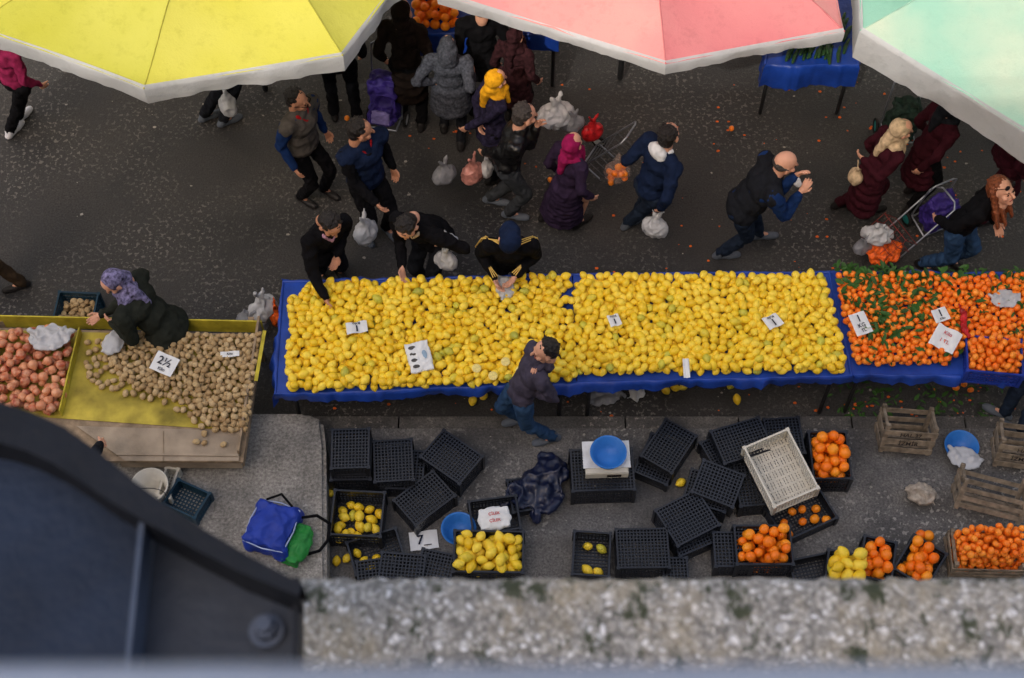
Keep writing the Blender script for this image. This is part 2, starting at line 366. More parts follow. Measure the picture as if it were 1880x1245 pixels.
    for i in(0,1):
        t=MB(); a=ank[i]; g0=V((a.x,a.y,gz))
        t.cap(g0+Z*.035-h*.045,g0+Z*.035+h*.15*sc,.037,.036); t.cap(g0+Z*.035-h*.03,g0+Z*.08-h*.01,.042,.045); t.cap(g0+Z*.03+h*.08,g0+Z*.03+h*.165*sc,.042,.036)
        v_,f_=remesh(t,.011,1); v_=[(q[0],q[1],max(q[2],gz+.004)) for q in v_]
        part('shoe',(v_,f_),shoe or M('shoe_black',(30,28,28),rough=.5))
    if scarf:
        t=MB(); t.el(Hd+H3@V((0,-.034,.026)),(.094*sc,.108*sc,.106*sc),H3.normalized()); t.cap(Hd+H3@V((0,.008,-.105)),Hd+H3@V((0,-.05,-.08)),.07*sc,.08*sc)
        t.cap(Hd+H3@V((0,-.02,-.1)),nb,.082*sc,.098*sc); t.el(nb-s*.02,(.14*sc,.11*sc,.055*sc),Tm); t.cap(nb+f*.09,nb+f*.12-s*.14+r2*.04,.05,.03); t.cap(nb-f*.09,nb-f*.11-s*.18,.06,.03)
        part('headscarf',remesh(t,.0105,1,.015,8),scarf)
    elif cap:
        t=MB(); t.el(Hd+H3@V((0,-.02,.04)),(.098*sc,.112*sc,.1*sc),H3.normalized()); t.el(Hd+H3@V((0,-.04,-.03)),(.098,.09,.1),H3.normalized()); t.cap(Hd+H3@V((0,-.06,-.06)),nb-f*.04,.085,.1)
        part('hood',remesh(t,.012,2,.014,9),cap)
    else:
        vv,ff={'short':(HAIRV,HAIRF),'bald':(BALDV,BALDF),'long':(LONGV,LONGF)}[style]
        part('hair',(xf(vv,HM),ff),hair)
    if stripe:
        for i,k in((0,-1),(1,1)):
            for w_ in(-.02,0,.02):
                t=MB()
                pA=nb+r2*(k*.07)+f*w_+s*.055; d=(elb[i]-sh[i]).normalized(); out=(Z-d*d.z).normalized()*.076; sdv=d.cross(Z).normalized()*w_
                pC=elb[i]+out*.88+sdv; d2=(hand[i]-elb[i]).normalized(); out2=(Z-d2*d2.z).normalized()*.057
                pD=hand[i]+out2+d2.cross(Z).normalized()*w_
                t.tube([pA,sh[i]+out*1.1+sdv,pC,pD],.005,6)
                ob('sleeve_stripe',mkmesh(t,'sleeve_stripe',[stripe],base,True),parent=e)
    if glasses or shades:
        t=MB(); dz_=.075 if shades else 0; dy_=-.01 if shades else 0; rr_=.003
        for k in(-1,1):
            if shades: t.el(Hd+H3@V((k*.036,.1+dy_,dz_)),(.026,.01,.02),H3.normalized())
            pts=[Hd+H3@V((k*.033+.02*math.cos(a),.105+dy_,dz_+.016*math.sin(a))) for a in [i*math.pi/4 for i in range(9)]]
            t.tube(pts,rr_,6); t.tube([Hd+H3@V((k*.053,.1+dy_,.005+dz_)),Hd+H3@V((k*.084,0,.005+dz_*.7))],rr_,6)
        ob('glasses',mkmesh(t,'glasses',[eyeM],base),parent=e)
    return e
cl=lambda n,c,**k: M('cloth_'+n,c,rough=k.pop('rough',.9),var=k.pop('var',.25),scale=k.pop('scale',14),bump=k.pop('bump',.4),bscale=k.pop('bscale',110),spec=k.pop('spec',.08),**k)
navy=cl('navy',(21,32,56)); black=cl('black',(16,16,19)); dk=cl('charcoal',(27,29,34)); denim=cl('denim',(44,68,98)); dden=cl('dark_denim',(32,42,58)); greyt=cl('grey_trouser',(52,55,59))
taupe=cl('taupe',(78,74,70)); leather=M('black_leather',(16,16,18),rough=.38,var=.3,bump=.5,bscale=30,spec=.45); purp=cl('purple',(46,35,56)); mag=cl('magenta',(138,26,76)); yel=cl('mustard',(215,155,30),var=.35)
maroon=cl('maroon',(54,19,28)); cream=cl('cream_print',(190,168,136),var=.35,scale=22); knit=cl('grey_knit',(70,73,82),var=.5,scale=45,bump=1); olive=cl('olive',(38,41,36)); flor=cl('floral_print',(104,100,132),var=.85,scale=34)
hoodp=cl('grey_purple',(64,60,74)); brown=cl('brown',(28,21,18)); brt=cl('brown_trouser',(60,48,36)); red=cl('red',(150,25,30)); white=M('white_cloth',(205,207,210)); gold=M('gold_stripe',(215,180,95)); bluej=cl('blue',(22,44,86))
stripey=cl('striped_navy',(38,35,56),var=.6,scale=30)
shW=M('shoe_white',(200,200,205)); shG=M('shoe_grey',(85,92,102)); shK=M('shoe_black',(30,28,28),rough=.5); pinkc=cl('pink',(115,28,62)); plaid=cl('plaid_maroon',(50,28,32),var=.6,scale=30)
shirtr=cl('plaid_collar',(170,130,150),var=.5,scale=50)
pp=person
pp('man in glasses wearing a blue jacket with a taupe front, standing',(546,184),-35,sc=.93,look=-15,lookp=5,top=bluej,vest=taupe,bottom=black,trim=red,glasses=True,lean=.04,stride=.06,skin=skinB,bulk=1.15)
pp('man in a navy quilted vest over black holding a white bag',(662,240),-50,look=15,top=black,vest=navy,bottom=black,shoe=shG,trim=red,lean=.02,hands=(None,(690,372,.95)),skin=skinB,bulk=1.12)
pp('man in a black coat bending and reaching for lemons',(606,412),-55,lean=.28,top=black,bottom=dk,coat=.12,feet=[(618,494),(585,499)],hands=((618,470,1.0),(598,548,.95)),look=-50,lookp=45,trim=shirtr,skin=skinB,bulk=1.05)
pp('person in a black coat bending over lemons with a paper',(747,416),-118,lean=.4,top=black,bottom=dk,coat=.1,hands=((812,440,1.05),(738,492,.95)),look=-110,lookp=55,trim=cream,bulk=1.1)
pp('person in a black tracksuit top with gold stripes filling a bag',(936,442),-90,lean=.27,top=black,bottom=black,cap=navy,stripe=gold,hands=((945,508,1.02),(908,512,1.02)),lookp=60,bulk=1.08)
pp('person in a grey knitted hooded coat seen from behind',(822,84),85,sc=.86,top=knit,bottom=dk,coat=.25,cap=knit,stride=.1,hands=((795,150,.9),(868,135,1.0)),bulk=1.15)
pp('woman in a mustard headscarf and striped dark jacket',(912,146),20,sc=.88,top=stripey,bottom=black,scarf=yel,coat=.15,look=35,lookp=8,hands=((880,225,.9),(850,238,.8)),lean=.05)
pp('man in a black leather jacket with a hand at his face',(964,212),-10,look=25,lean=.16,top=leather,bottom=greyt,shoe=shG,hair=hairG,hands=((985,232,1.42),(880,280,.9)),feet=[(900,368),(935,395)],bulk=1.15,collar=True)
pp('woman in a magenta headscarf and long purple coat walking',(1052,262),40,sc=.88,look=60,top=purp,scarf=mag,dress=True,lookp=0,feet=[(1000,398),(1062,412)],lean=.05,shoe=shK)
pp('man in a navy hooded jacket carrying bags while walking',(1228,247),35,look=60,lookp=0,lean=.14,top=navy,bottom=dden,hood=white,shoe=shG,hands=((1150,292,.95),(1213,382,.9)),feet=[(1170,392),(1152,414)],bulk=1.08)
pp('balding man in a dark vest holding a tissue to his face',(1442,300),5,look=12,lean=.3,top=bluej,vest=dk,bottom=dden,style='bald',hair=hairG,shoe=shG,hands=((1462,322,1.45),(1470,352,1.3)),feet=[(1400,430),(1322,470)],bulk=1.2)
pp('woman in a cream headscarf and long maroon coat walking',(1656,238),15,sc=.9,look=10,top=maroon,scarf=cream,bottom=maroon,coat=.45,lean=.15,feet=[(1596,388),(1525,362)],hands=(None,(1585,292,1.0)))
pp('person in a dark maroon coat beneath the umbrella',(1752,190),20,sc=.92,top=maroon,scarf=dk,bottom=black,coat=.4,lean=.1,hands=(None,(1690,310,.8)))
pp('woman with long auburn hair in a black jacket pulling a cart',(1840,350),-35,look=-50,lookp=-28,lean=.2,top=black,bottom=denim,style='long',hair=hairA,shades=True,shoe=shK,feet=[(1742,480),(1692,488)],hands=((1828,408,1.0),(1722,402,.95)))
pp('young vendor in a grey purple hoodie resting chin on hand',(1001,644),195,gz=PV,look=188,lookp=4,lean=-.2,side=.0,sc=.93,top=hoodp,hood=hoodp,bottom=denim,shoe=shG,hands=((966,712,1.12),(992,672,1.38)),feet=[(1014,806),(958,770)],skin=skinA,bulk=1.05)
pp('person in a long brown coat seen from behind',(738,22),80,top=brown,bottom=black,coat=.45,scarf=brown)
pp('person in a plaid maroon coat in the umbrella shade',(946,66),60,sc=.82,top=plaid,bottom=black,coat=.3,scarf=plaid)
pp('person in a dark coat standing by the orange stall',(882,8),100,top=black,bottom=black,coat=.2)
pp('man in jeans standing at the edge of the pavement',(2010,590),150,gz=PV,top=dk,bottom=dden,shoe=shG,feet=[(1842,762),(1872,792)])
pp('person in a pink jacket walking under the umbrella',(-12,60),60,sc=.95,top=pinkc,bottom=black,shoe=shW,stride=.12,feet=[(36,220),(15,244)])
pp('person with dark trousers and grey shoes carrying a bag',(385,12),30,top=black,bottom=dk,shoe=shG,stride=.15,feet=[(412,226),(368,216)])
pp('person in brown trousers stepping along the street',(-70,335),200,top=brown,bottom=brt,stride=-.1,feet=[(-20,540),(42,524)])
pp('woman in an olive coat and floral headscarf choosing potatoes',(208,518),165,sc=.94,lean=.34,look=215,lookp=40,top=olive,bottom=dk,scarf=flor,coat=.05,hands=((204,590,.98),(184,578,1.0)),bulk=1.3)
pp('potato seller in a dark jacket and jeans',(95,885),150,lean=-.15,top=dk,bottom=denim,hands=(None,(205,800,.9)))
pp('person in black standing in the umbrella shade',(606,20),100,top=black,bottom=black)
pp('person in maroon trousers under the mint umbrella',(1890,200),20,top=maroon,bottom=maroon)
print('people',time.time()-T0)
# ---------------------------------------------------------------- bags
bagM=M('plastic_bag_white',(205,207,210),rough=.35,var=.1,bump=.6,bscale=25,spec=.5,transl=.3)
bagC=M('plastic_bag_clear',(160,162,168),rough=.3,var=.25,bump=.6,bscale=25,spec=.6,transl=.3,alpha=.7)
bagP=M('plastic_bag_pinkish',(190,130,120),rough=.35,var=.4,scale=20,bump=.6,bscale=25,spec=.5,transl=.2)
bagO=M('net_bag_orange',(215,90,28),rough=.5,var=.5,scale=30,bump=.6,bscale=60)
bagR=M('bag_red',(170,30,35),rough=.4,var=.6,scale=16); bagG=M('bag_grey_lumps',(175,165,152),rough=.4,var=.35,scale=30,bump=.8,bscale=50,transl=.2)
def bag(u,v,z,w,h,mat,label,handle=True,flat=1.0,name='plastic_bag',lump=.02,rot=None):
    p=P(u,v,z); m=MB()
    m.el((0,0,h*.32),(w*.5,w*.36*flat,h*.34)); m.el((w*.14,0,h*.25),(w*.34,w*.31*flat,h*.25)); m.el((-w*.17,w*.05,h*.38),(w*.28,w*.26*flat,h*.25))
    if handle:
        m.cap((0,0,h*.5),(0,0,h*.82),w*.28,w*.08); m.cap((.0,0,h*.75),(.05,.01,h*1.12),w*.09,w*.045); m.cap((0,0,h*.75),(-.045,0,h*1.08),w*.09,w*.04)
    else:
        m.cap((w*.2,0,h*.3),(w*.55,w*.12,h*.35),w*.13,w*.04); m.cap((-w*.2,0,h*.3),(-w*.5,w*.25,h*.4),w*.12,w*.04)
    vf=remesh(m,.01,1,lump,9); B=MB(); B.add(*vf)
    mn=min(q[2] for q in B.v)
    return ob(name,mkmesh(B,name,[mat],(0,0,mn),True),(p.x,p.y,max(.0,p.z-h/2)),(0,0,R.uniform(0,6) if rot is None else rot),label=label,cat='bag')
bag(670,420,.55,.28,.38,bagM,'white plastic carrier bag held by the man in a vest')
bag(818,474,.92,.22,.32,bagM,'white plastic bag hanging from a shopper\'s hand')
bag(826,438,1.1,.18,.07,bagM,'crumpled white paper held in one hand',handle=False,name='crumpled_paper',rot=-.6)
bag(868,312,.55,.26,.34,bagP,'thin plastic bag with pinkish produce hanging beside the man')
bag(815,316,.5,.26,.32,bagC,'clear plastic bag with vegetables hanging')
bag(893,305,.55,.18,.28,bagM,'white thin plastic bag hanging at a hip')
bag(1203,412,.5,.26,.34,bagM,'white plastic carrier bag carried by the walking man')
bag(927,526,.93,.24,.14,bagM,'small white bag being filled with lemons',handle=False)
bag(209,626,.9,.27,.12,bagM,'white plastic bag on the potatoes',handle=False)
bag(92,620,.93,.38,.08,bagM,'crumpled white plastic bag on the onions',handle=False,lump=.03,rot=.1)
bag(482,560,.3,.3,.4,bagM,'white plastic bag leaning at the table end',lump=.03)
bag(462,590,.15,.32,.26,bagC,'bluish thin plastic bag on the street by the table',lump=.03)
bag(508,575,.2,.2,.3,bagO,'orange mesh bag standing on the street',name='mesh_bag')
bag(417,186,.6,.24,.36,bagM,'white bag carried below the yellow umbrella')
bag(1020,206,.8,.38,.36,bagM,'large white bag in the shopping cart',lump=.03)
bag(1052,222,.7,.24,.27,bagC,'clear bag of shopping in the cart')
bag(1088,236,.6,.22,.32,bagR,'red patterned bag in the shopping cart')
bag(1693,903,.28,.27,.24,bagG,'knotted translucent bag full of produce on the pavement',handle=False,lump=.03)
bag(1846,549,.92,.27,.06,bagM,'crumpled white bag on the mandarins',handle=False,lump=.02,rot=.2)
bag(1110,722,.15,.32,.12,bagC,'crumpled clear plastic on the street under the table',handle=False,lump=.04)
bag(1168,720,.12,.2,.1,bagM,'crumpled white plastic under the table',handle=False,lump=.04)
bag(1465,330,1.42,.1,.16,bagM,'white tissue held to a face',handle=False,name='tissue',lump=.01)
bag(1572,320,.85,.2,.22,cream,'small patterned handbag hanging at the hip',name='handbag',lump=.01)
# ---------------------------------------------------------------- tarps/tables
blueT=M('blue_tarp',(26,62,150),rough=.42,var=.25,scale=5,bump=.6,bscale=18,spec=.4)
legM=M('table_leg_steel',(60,60,62),rough=.4,metal=.6)
def table(label,px,z,skirts,mat,name='market_table',amp=.02):
    c=[P(u,v,z) for u,v in px]
    cen=sum(c,V())/4; base=V((cen.x,cen.y,0)); e=ob(name,None,base,label=label,cat='table')
    m=MB(); nu,nv=40,10
    vs=[]
    for j in range(nv+1):
        for i in range(nu+1):
            a=c[0].lerp(c[1],i/nu); b=c[3].lerp(c[2],i/nu); q=a.lerp(b,j/nv); q.z=z+.006*noise.noise(q*4); vs.append(q)
    m.add(vs,[(j*(nu+1)+i,j*(nu+1)+i+1,(j+1)*(nu+1)+i+1,(j+1)*(nu+1)+i) for j in range(nv) for i in range(nu)])
    for k in range(4):
        a=c[k]; b=c[(k+1)%4]; L=(b-a).length; d=(b-a).normalized(); out=V((d.y,-d.x,0)); sk=skirts[k]
        if sk<=0: continue
        n=max(6,int(L/.03)); rows=[(0,0,-.006),(.008,.014,0),(.022,.014,.3),(.034,-.02,.7),(.036,-sk*.5,1.2),(.04,-sk,1.8)]
        vs=[]
        for (o_,dz,am) in rows:
            for i in range(n+1):
                t=i/n; q=a+d*(t*L)
                if i==0: q=q-d*o_
                if i==n: q=q+d*o_
                wv=noise.noise((q.x*3.2,q.y*3.2,k))*1.3+noise.noise((q.x*11,q.y*11,k))*1.0+noise.noise((q.x*26,q.y*26,k))*.4
                q=q+out*(o_+wv*amp*am*.8); q.z=z+dz+wv*.02*min(am,1); vs.append(q)
        m.add(vs,[(j*(n+1)+i,j*(n+1)+i+1,(j+1)*(n+1)+i+1,(j+1)*(n+1)+i)[::-1] for j in range(len(rows)-1) for i in range(n)])
    ob('tarp_cover',mkmesh(m,'tarp_cover',[mat],base,True),parent=e)
    for k in range(4):
        q=c[k].lerp(cen,.1); l=MB(); l.cap((q.x,q.y,.0),(q.x,q.y,z-.03),.02,.02,10); ob('leg',mkmesh(l,'leg',[legM],base,True),parent=e)
    return e
TZ=.8
table('long blue tarp covered table loaded with lemons, deeper end',[(508,722),(1058,701),(1050,508),(522,520)],TZ,(.1,.0,.1,.2),blueT,amp=.035)
table('long blue tarp covered table loaded with lemons',[(1060,700),(1560,688),(1520,503),(1052,507)],TZ-.004,(.1,.05,.1,0),blueT,amp=.035)
table('blue tarp covered table loaded with mandarins',[(1562,686),(2000,690),(1990,505),(1522,503)],TZ-.008,(.1,.1,.1,0),blueT,amp=.035)
table('blue tarp covered stall with oranges',[(742,62),(866,58),(858,-70),(735,-70)],TZ,(.3,.2,.1,.2),blueT)
table('blue tarp covered stall in the shade',[(960,58),(1020,64),(1030,-10),(965,-20)],TZ,(.2,.2,.1,.2),blueT)
table('blue tarp covered stall with cucumbers',[(1408,118),(1572,118),(1572,-10),(1425,10)],TZ,(.3,.1,.1,.32),blueT,amp=.05)
# ---------------------------------------------------------------- fruit
def inpoly(u,v,p):
    c=False; n=len(p); j=n-1
    for i in range(n):
        if (p[i][1]>v)!=(p[j][1]>v) and u<(p[j][0]-p[i][0])*(v-p[i][1])/(p[j][1]-p[i][1])+p[i][0]: c=not c
        j=i
    return c
def polysamp(px,z):
    us=[a for a,b in px]; vs=[b for a,b in px]
    def f():
        while True:
            u=R.uniform(min(us),max(us)); v=R.uniform(min(vs),max(vs))
            if inpoly(u,v,px):
                q=P(u,v,z); return q.x,q.y
    return f
def pack(samp,n,r,z0,zmax=9,k=16,squash=.93):
    pts=np.zeros((0,3)); out=[]
    d2=(2*r*squash)**2
    for _ in range(n):
        best=None
        for _k in range(k):
            x,y=samp()
            if len(out):
                A=pts[:len(out)]; dd=(A[:,0]-x)**2+(A[:,1]-y)**2; mk=dd<d2
                z=max(z0+r,(A[mk,2]+np.sqrt(d2-dd[mk])).max()) if mk.any() else z0+r
            else: z=z0+r
            if best is None or z<best[2]: best=(x,y,z)
        if best[2]>z0+zmax: continue
        if len(out)>=len(pts): pts=np.vstack([pts,np.zeros((256,3))])
        pts[len(out)]=best; out.append(best)
    return out
def fruitmesh(name,kind,seed,mat):
    vs=[];n,k=16,11; fs=[]
    for i in range(k+1):
        t=math.pi*i/k
        for j in range(n):
            p=2*math.pi*j/n; x=math.cos(t); s_=math.sin(t); d=V((x,s_*math.cos(p),s_*math.sin(p)))
            nz=noise.noise(d*1.3+V((seed*7,0,0)))
            if kind=='lemon':
                rr=.0352*(1+.07*nz); X=x*(.039+.002*(seed%3))+ .010*(abs(x)**9)*(1 if x>0 else -.6); q=V((X,d.y*rr,d.z*rr))
            elif kind=='orange': rr=.0475*(1+.035*nz); q=d*rr; q.x*=.93-.03*(abs(x)**8)
            elif kind=='mandarin': rr=.0315*(1+.05*nz); q=d*rr; q.x*=.86-.08*(abs(x)**6)
            elif kind=='potato': rr=.0258*(1+.18*nz); q=V((d.x*rr*1.22,d.y*rr*1.0,d.z*rr*.9))
            elif kind=='onion': rr=.041*(1+.06*nz); q=d*rr; q.x=q.x*.9+.016*(max(0,x)**14)
            vs.append(q)
    for i in range(k):
        for j in range(n): fs.append((i*n+j,i*n+(j+1)%n,(i+1)*n+(j+1)%n,(i+1)*n+j))
    m=MB(); m.add(vs,fs); return mkmesh(m,name,[mat],smooth=True)
lemM=fruitmat('lemon_skin',[(0,(228,188,34)),(.3,(240,206,44)),(.72,(246,218,74)),(.93,(238,204,50)),(.975,(198,194,64)),(1,(162,170,66))],.46,120,.3,.1,(224,172,34))
oraM=fruitmat('orange_skin',[(0,(240,112,14)),(.5,(246,134,24)),(1,(246,155,34))],.4,150,.4,.08)
manM=fruitmat('mandarin_skin',[(0,(244,116,26)),(.6,(248,138,38)),(1,(250,154,50))],.42,150,.3,.06)
potM=fruitmat('potato_skin',[(0,(160,132,92)),(.5,(182,156,112)),(1,(200,176,134))],.8,70,.45,.15,(128,102,72))
oniM=fruitmat('onion_skin',[(0,(150,64,40)),(.5,(186,96,60)),(1,(212,142,98))],.28,40,.3,.3,(224,172,136))
FM={k:[fruitmesh(k,k,i+1,m) for i in range(5)] for k,m in(('lemon',lemM),('orange',oraM),('mandarin',manM),('potato',potM),('onion',oniM))}
REST={k:[] for k in FM}
def scatter(kind,pts,nind,label,group,stuffname=None,rs=1.0):
    pts=sorted(pts,key=lambda p:-p[2]); ind=pts[:nind]; REST[kind]+= [(p,rs) for p in pts[nind:]]
    for p in ind:
        o=bpy.data.objects.new(kind,R.choice(FM[kind])); o.location=p; o.rotation_euler=(R.uniform(0,6.3),R.uniform(-.6,.6),R.uniform(0,6.3))
        s=R.uniform(.88,1.1)*rs; o.scale=(s,s,s); o['label']=label; o['category']=kind; o['group']=group; col.objects.link(o)
def flush():
    for kind,rest in REST.items():
        if not rest: continue
        tm=[]
        for me in FM[kind]:
            c=np.zeros(len(me.vertices)*3); me.vertices.foreach_get('co',c); tm.append((c.reshape(-1,3),[tuple(p.vertices) for p in me.polygons]))
        m=MB()
        for p,rs in rest:
            c,fs=R.choice(tm)
            E=np.array((Matrix.Rotation(R.uniform(0,6.3),3,'Z')@Matrix.Rotation(R.uniform(-.6,.6),3,'Y')@Matrix.Rotation(R.uniform(0,6.3),3,'X')))*R.uniform(.88,1.1)*rs
            m.add((c@E.T+np.array(p)).tolist(),fs)
        b=rest[0][0]; base=(b[0],b[1],TZ)
        ob(kind+'_pile',mkmesh(m,kind+'_pile',[FM[kind][0].materials[0]],base,True),base,label='dense heap of loose '+kind+' fruit on the market stall' if kind!='potato' else 'dense heap of loose potatoes on the stall',cat=kind,kind='stuff')
L1=pack(polysamp([(530,716),(1054,696),(1048,512),(536,524)],TZ+.04),1380,.034,TZ,.115,26,.88)
L2=pack(polysamp([(1062,682),(1552,680),(1510,510),(1056,512)],TZ+.04),1200,.034,TZ,.115,26,.88)
def bare(pts,c): return [p for p in pts if not any(math.hypot(p[0]-q.x,p[1]-q.y)<r for q,r in c)]
holes=[(P(1045,545,TZ),.07),(P(545,535,TZ),.09),(P(1052,520,TZ),.06),(P(1040,575,TZ),.04),(P(700,530,TZ),.04)]
scatter('lemon',bare(L1+L2,holes),165,'single ripe yellow lemon on the stall','lemons on the stall')
MN=pack(polysamp([(1572,668),(1745,668),(1765,640),(1990,660),(1990,512),(1535,512)],TZ+.03),1350,.0315,TZ,.12,20,.88)
scatter('mandarin',MN,150,'small bright orange mandarin on the stall','mandarins on the stall')
PT=pack(polysamp([(225,612),(478,618),(452,792),(395,792),(340,742),(245,712),(190,655)],.8),500,.0252,.775,.09,16,.92)
PT+=pack(polysamp([(155,620),(220,620),(240,715),(310,745),(380,790),(345,745),(240,725),(185,710),(158,690)],.8),46,.026,.775,.04)
PT+=[(P(u,v,.81).x,P(u,v,.81).y,.8) for u,v in((158,665),(163,690),(360,810),(375,795),(410,815),(375,812),(190,630),(205,712))]
scatter('potato',PT,240,'brown potato on the yellow stall board','potatoes on the stall')
ON=pack(polysamp([(-60,612),(132,616),(112,758),(-60,755)],.8),165,.041,.775,.14)
scatter('onion',ON,165,'copper skinned onion on the stall','onions on the stall')
OS=pack(polysamp([(765,60),(840,56),(842,-60),(765,-60)],TZ),90,.047,TZ,.2)
scatter('orange',OS,90,'ripe orange on the far stall','oranges on the stall')
for u,v,k in((1240,712,'lemon'),(1255,710,'lemon'),(1222,716,'lemon'),(1353,733,'lemon'),(1250,886,'lemon'),(868,735,'lemon'),(888,728,'lemon'),(1342,706,'lemon'),(1390,702,'lemon'),(608,905,'lemon'),(1105,700,'lemon'),(637,217,'mandarin'),(1010,330,'mandarin'),(1343,236,'mandarin'),(1770,705,'mandarin'),(1755,712,'mandarin'),(1782,716,'mandarin'),(1690,982,'orange'),(1705,984,'orange'),(618,1030,'lemon'),(637,1025,'lemon')):
    z=.036 if v<790 else PV+.036; p=P(u,v,z); scatter(k,[tuple(p)],1,f'fallen {k} lying on the ground','fallen fruit')
cuc=M('cucumber_skin',(40,70,36),rough=.45,var=.35,scale=25)
for i in range(60):
    p=P(R.uniform(1440,1560),R.uniform(30,104),TZ+.03+R.choice((0,0,.035,.07,.1))); a=R.uniform(-.3,.3); m=MB(); m.cap((-.09,0,0),(0,.008,0),.014,.02,8); m.cap((0,.008,0),(.09,0,0),.02,.014,8)
    ob('cucumber',mkmesh(m,'cucumber',[cuc],smooth=True),p,(0,0,a+1.3),label='dark green cucumber on the blue stall',cat='cucumber',group='cucumbers on the stall')
leafM=M('leaf_green',(54,92,38),rough=.5,var=.5,scale=6,bump=.1,transl=.15)
def leaves(pts,name,label,s=.042):
    m=MB()
    for p in pts:
        a=R.uniform(0,6.3); M3=Matrix.Rotation(a,3,'Z')@Matrix.Rotation(R.uniform(-.6,.6),3,'X')@Matrix.Rotation(R.uniform(-.5,.5),3,'Y'); L=s*R.uniform(.6,1.4); W=L*.4
        vs=[(-L,0,0),(-L*.4,-W,.005),(-L*.4,0,-.004),(-L*.4,W,.005),(L*.35,-W*.8,.004),(L*.35,0,-.004),(L*.35,W*.8,.004),(L,0,-.008)]
        m.add([M3@V(q)+V(p) for q in vs],[(0,1,2),(0,2,3),(1,4,5,2),(2,5,6,3),(4,7,5),(5,7,6)])
    ob(name,mkmesh(m,name,[leafM],pts[0],True),pts[0],label=label,cat='leaves',kind='stuff')
ls=[]
for p in R.sample(MN,230):
    if p[2]>TZ+.03: ls.append((p[0]+R.uniform(-.03,.03),p[1]+R.uniform(-.03,.03),p[2]+.034))
fl=polysamp([(1528,498),(1660,500),(1730,540),(1700,600),(1630,640),(1590,640),(1545,560)],TZ)
for _ in range(230):
    x,y=fl(); ls.append((x,y,TZ+R.uniform(.09,.15)))
fl=polysamp([(1535,500),(1880,505),(1880,525),(1540,525)],TZ)
for _ in range(90):
    x,y=fl(); ls.append((x,y,TZ+R.uniform(.06,.13)))
leaves(ls,'mandarin_leaves','dark green citrus leaves scattered among mandarins')
g1=polysamp([(1500,700),(1850,700),(1840,790),(1560,785)],0); leaves([(*g1(),.014) for _ in range(130)],'fallen_leaves','fallen citrus leaves on the street',.036)
orp=M('orange_peel',(205,95,30),var=.3); pap=M('paper_white',(218,220,220),rough=.6,var=.06,bump=.3,bscale=20)
m=MB()
for _ in range(190):
    u=R.choice([R.uniform(1050,1880),R.uniform(1500,1880),R.uniform(600,1880)]); v=R.choice([R.uniform(130,300),R.uniform(230,500),R.uniform(700,780)]); p=P(u,v,.006); s=R.uniform(.006,.02)
    m.add([p+V((s*math.cos(a),s*R.uniform(.6,1)*math.sin(a),R.uniform(0,.008))) for a in(0,1.3,2.5,3.8,5.1)],[(0,1,2,3,4)])
ob('peel_litter',mkmesh(m,'peel_litter',[orp],P(1500,300,0)),P(1500,300,0),label='bits of orange peel littering the street',cat='litter',kind='stuff')
m=MB()
for _ in range(280):
    u=R.uniform(100,1880); v=R.uniform(150,1050); z=.006 if v<785 else PV+.006; p=P(u,v,z); s=R.choice((.004,.005,.007,.016))*R.uniform(.7,1.3)
    m.add([p+V((s*math.cos(a),s*R.uniform(.5,1)*math.sin(a),R.uniform(0,.006))) for a in(0,1.3,2.5,3.8,5.1)],[(0,1,2,3,4)])
ob('paper_litter',mkmesh(m,'paper_litter',[M('dirty_paper',(150,146,138))],P(900,600,0)),P(900,600,0),label='scraps of paper and grit on the street',cat='litter',kind='stuff')
# ---------------------------------------------------------------- potato stall
yb=M('yellow_sheet',(166,150,58),rough=.55,var=.5,scale=5,bump=.3,bscale=25); wood=M('stall_wood',(138,120,98),rough=.8,var=.35,scale=12); card=M('cardboard',(152,138,120),rough=.85,var=.25,scale=6)
yel2=M('yellow_paint',(180,166,54),rough=.5,var=.3)
sb=P(230,740,0); st=ob('vegetable_stall',None,(sb.x,sb.y,0),label='wooden potato and onion stall with yellow sheet and cardboard',cat='stall')
def quadpx(px,z,thick,nm,mat):
    pts=[P(u,v,z) for u,v in px]; m=MB(); n=len(pts); m.add([*(p for p in pts),*(p-V((0,0,thick)) for p in pts)],[tuple(range(n)),tuple(range(2*n-1,n-1,-1))]+[(i,i+n,(i+1)%n+n,(i+1)%n) for i in range(n)])
    return ob(nm,mkmesh(m,nm,[mat],(sb.x,sb.y,0)),parent=st)
quadpx([(-80,845),(446,848),(484,614),(-80,600)],.76,.03,'board',wood)
quadpx([(-80,755),(110,768),(370,786),(448,790),(478,618),(-80,604)],.768,.004,'yellow_sheet',yb)
def bar(px0,px1,z0,h,t,nm,mat):
    a=P(*px0,z0);b=P(*px1,z0); d=b-a; an=math.atan2(d.y,d.x); m=MB(); m.box((a+b)/2+V((0,0,h/2)),(d.length,t,h),Matrix.Rotation(an,3,'Z')); ob(nm,mkmesh(m,nm,[mat],(sb.x,sb.y,0)),parent=st)
bar((484,612),(447,856),.55,.3,.02,'side_board',wood); bar((486,608),(470,700),.851,.012,.03,'side_rail',yel2); bar((-80,598),(486,610),.62,.19,.012,'back_board',yel2)
bar((150,612),(114,764),.77,.1,.012,'divider',yel2); bar((225,856),(446,858),.55,.24,.02,'front_board',card)
quadpx([(140,782),(400,790),(446,792),(438,846),(230,846)],.775,.004,'cardboard_sheet',card)
bar((300,792),(300,846),.776,.006,.004,'cardboard_fold',wood)
for u,v in((20,620),(470,620),(440,840),(60,830)):
    q=P(u,v,.4); m=MB(); m.box((q.x,q.y,.36),(.05,.05,.72)); ob('leg',mkmesh(m,'leg',[wood],(sb.x,sb.y,0)),parent=st)
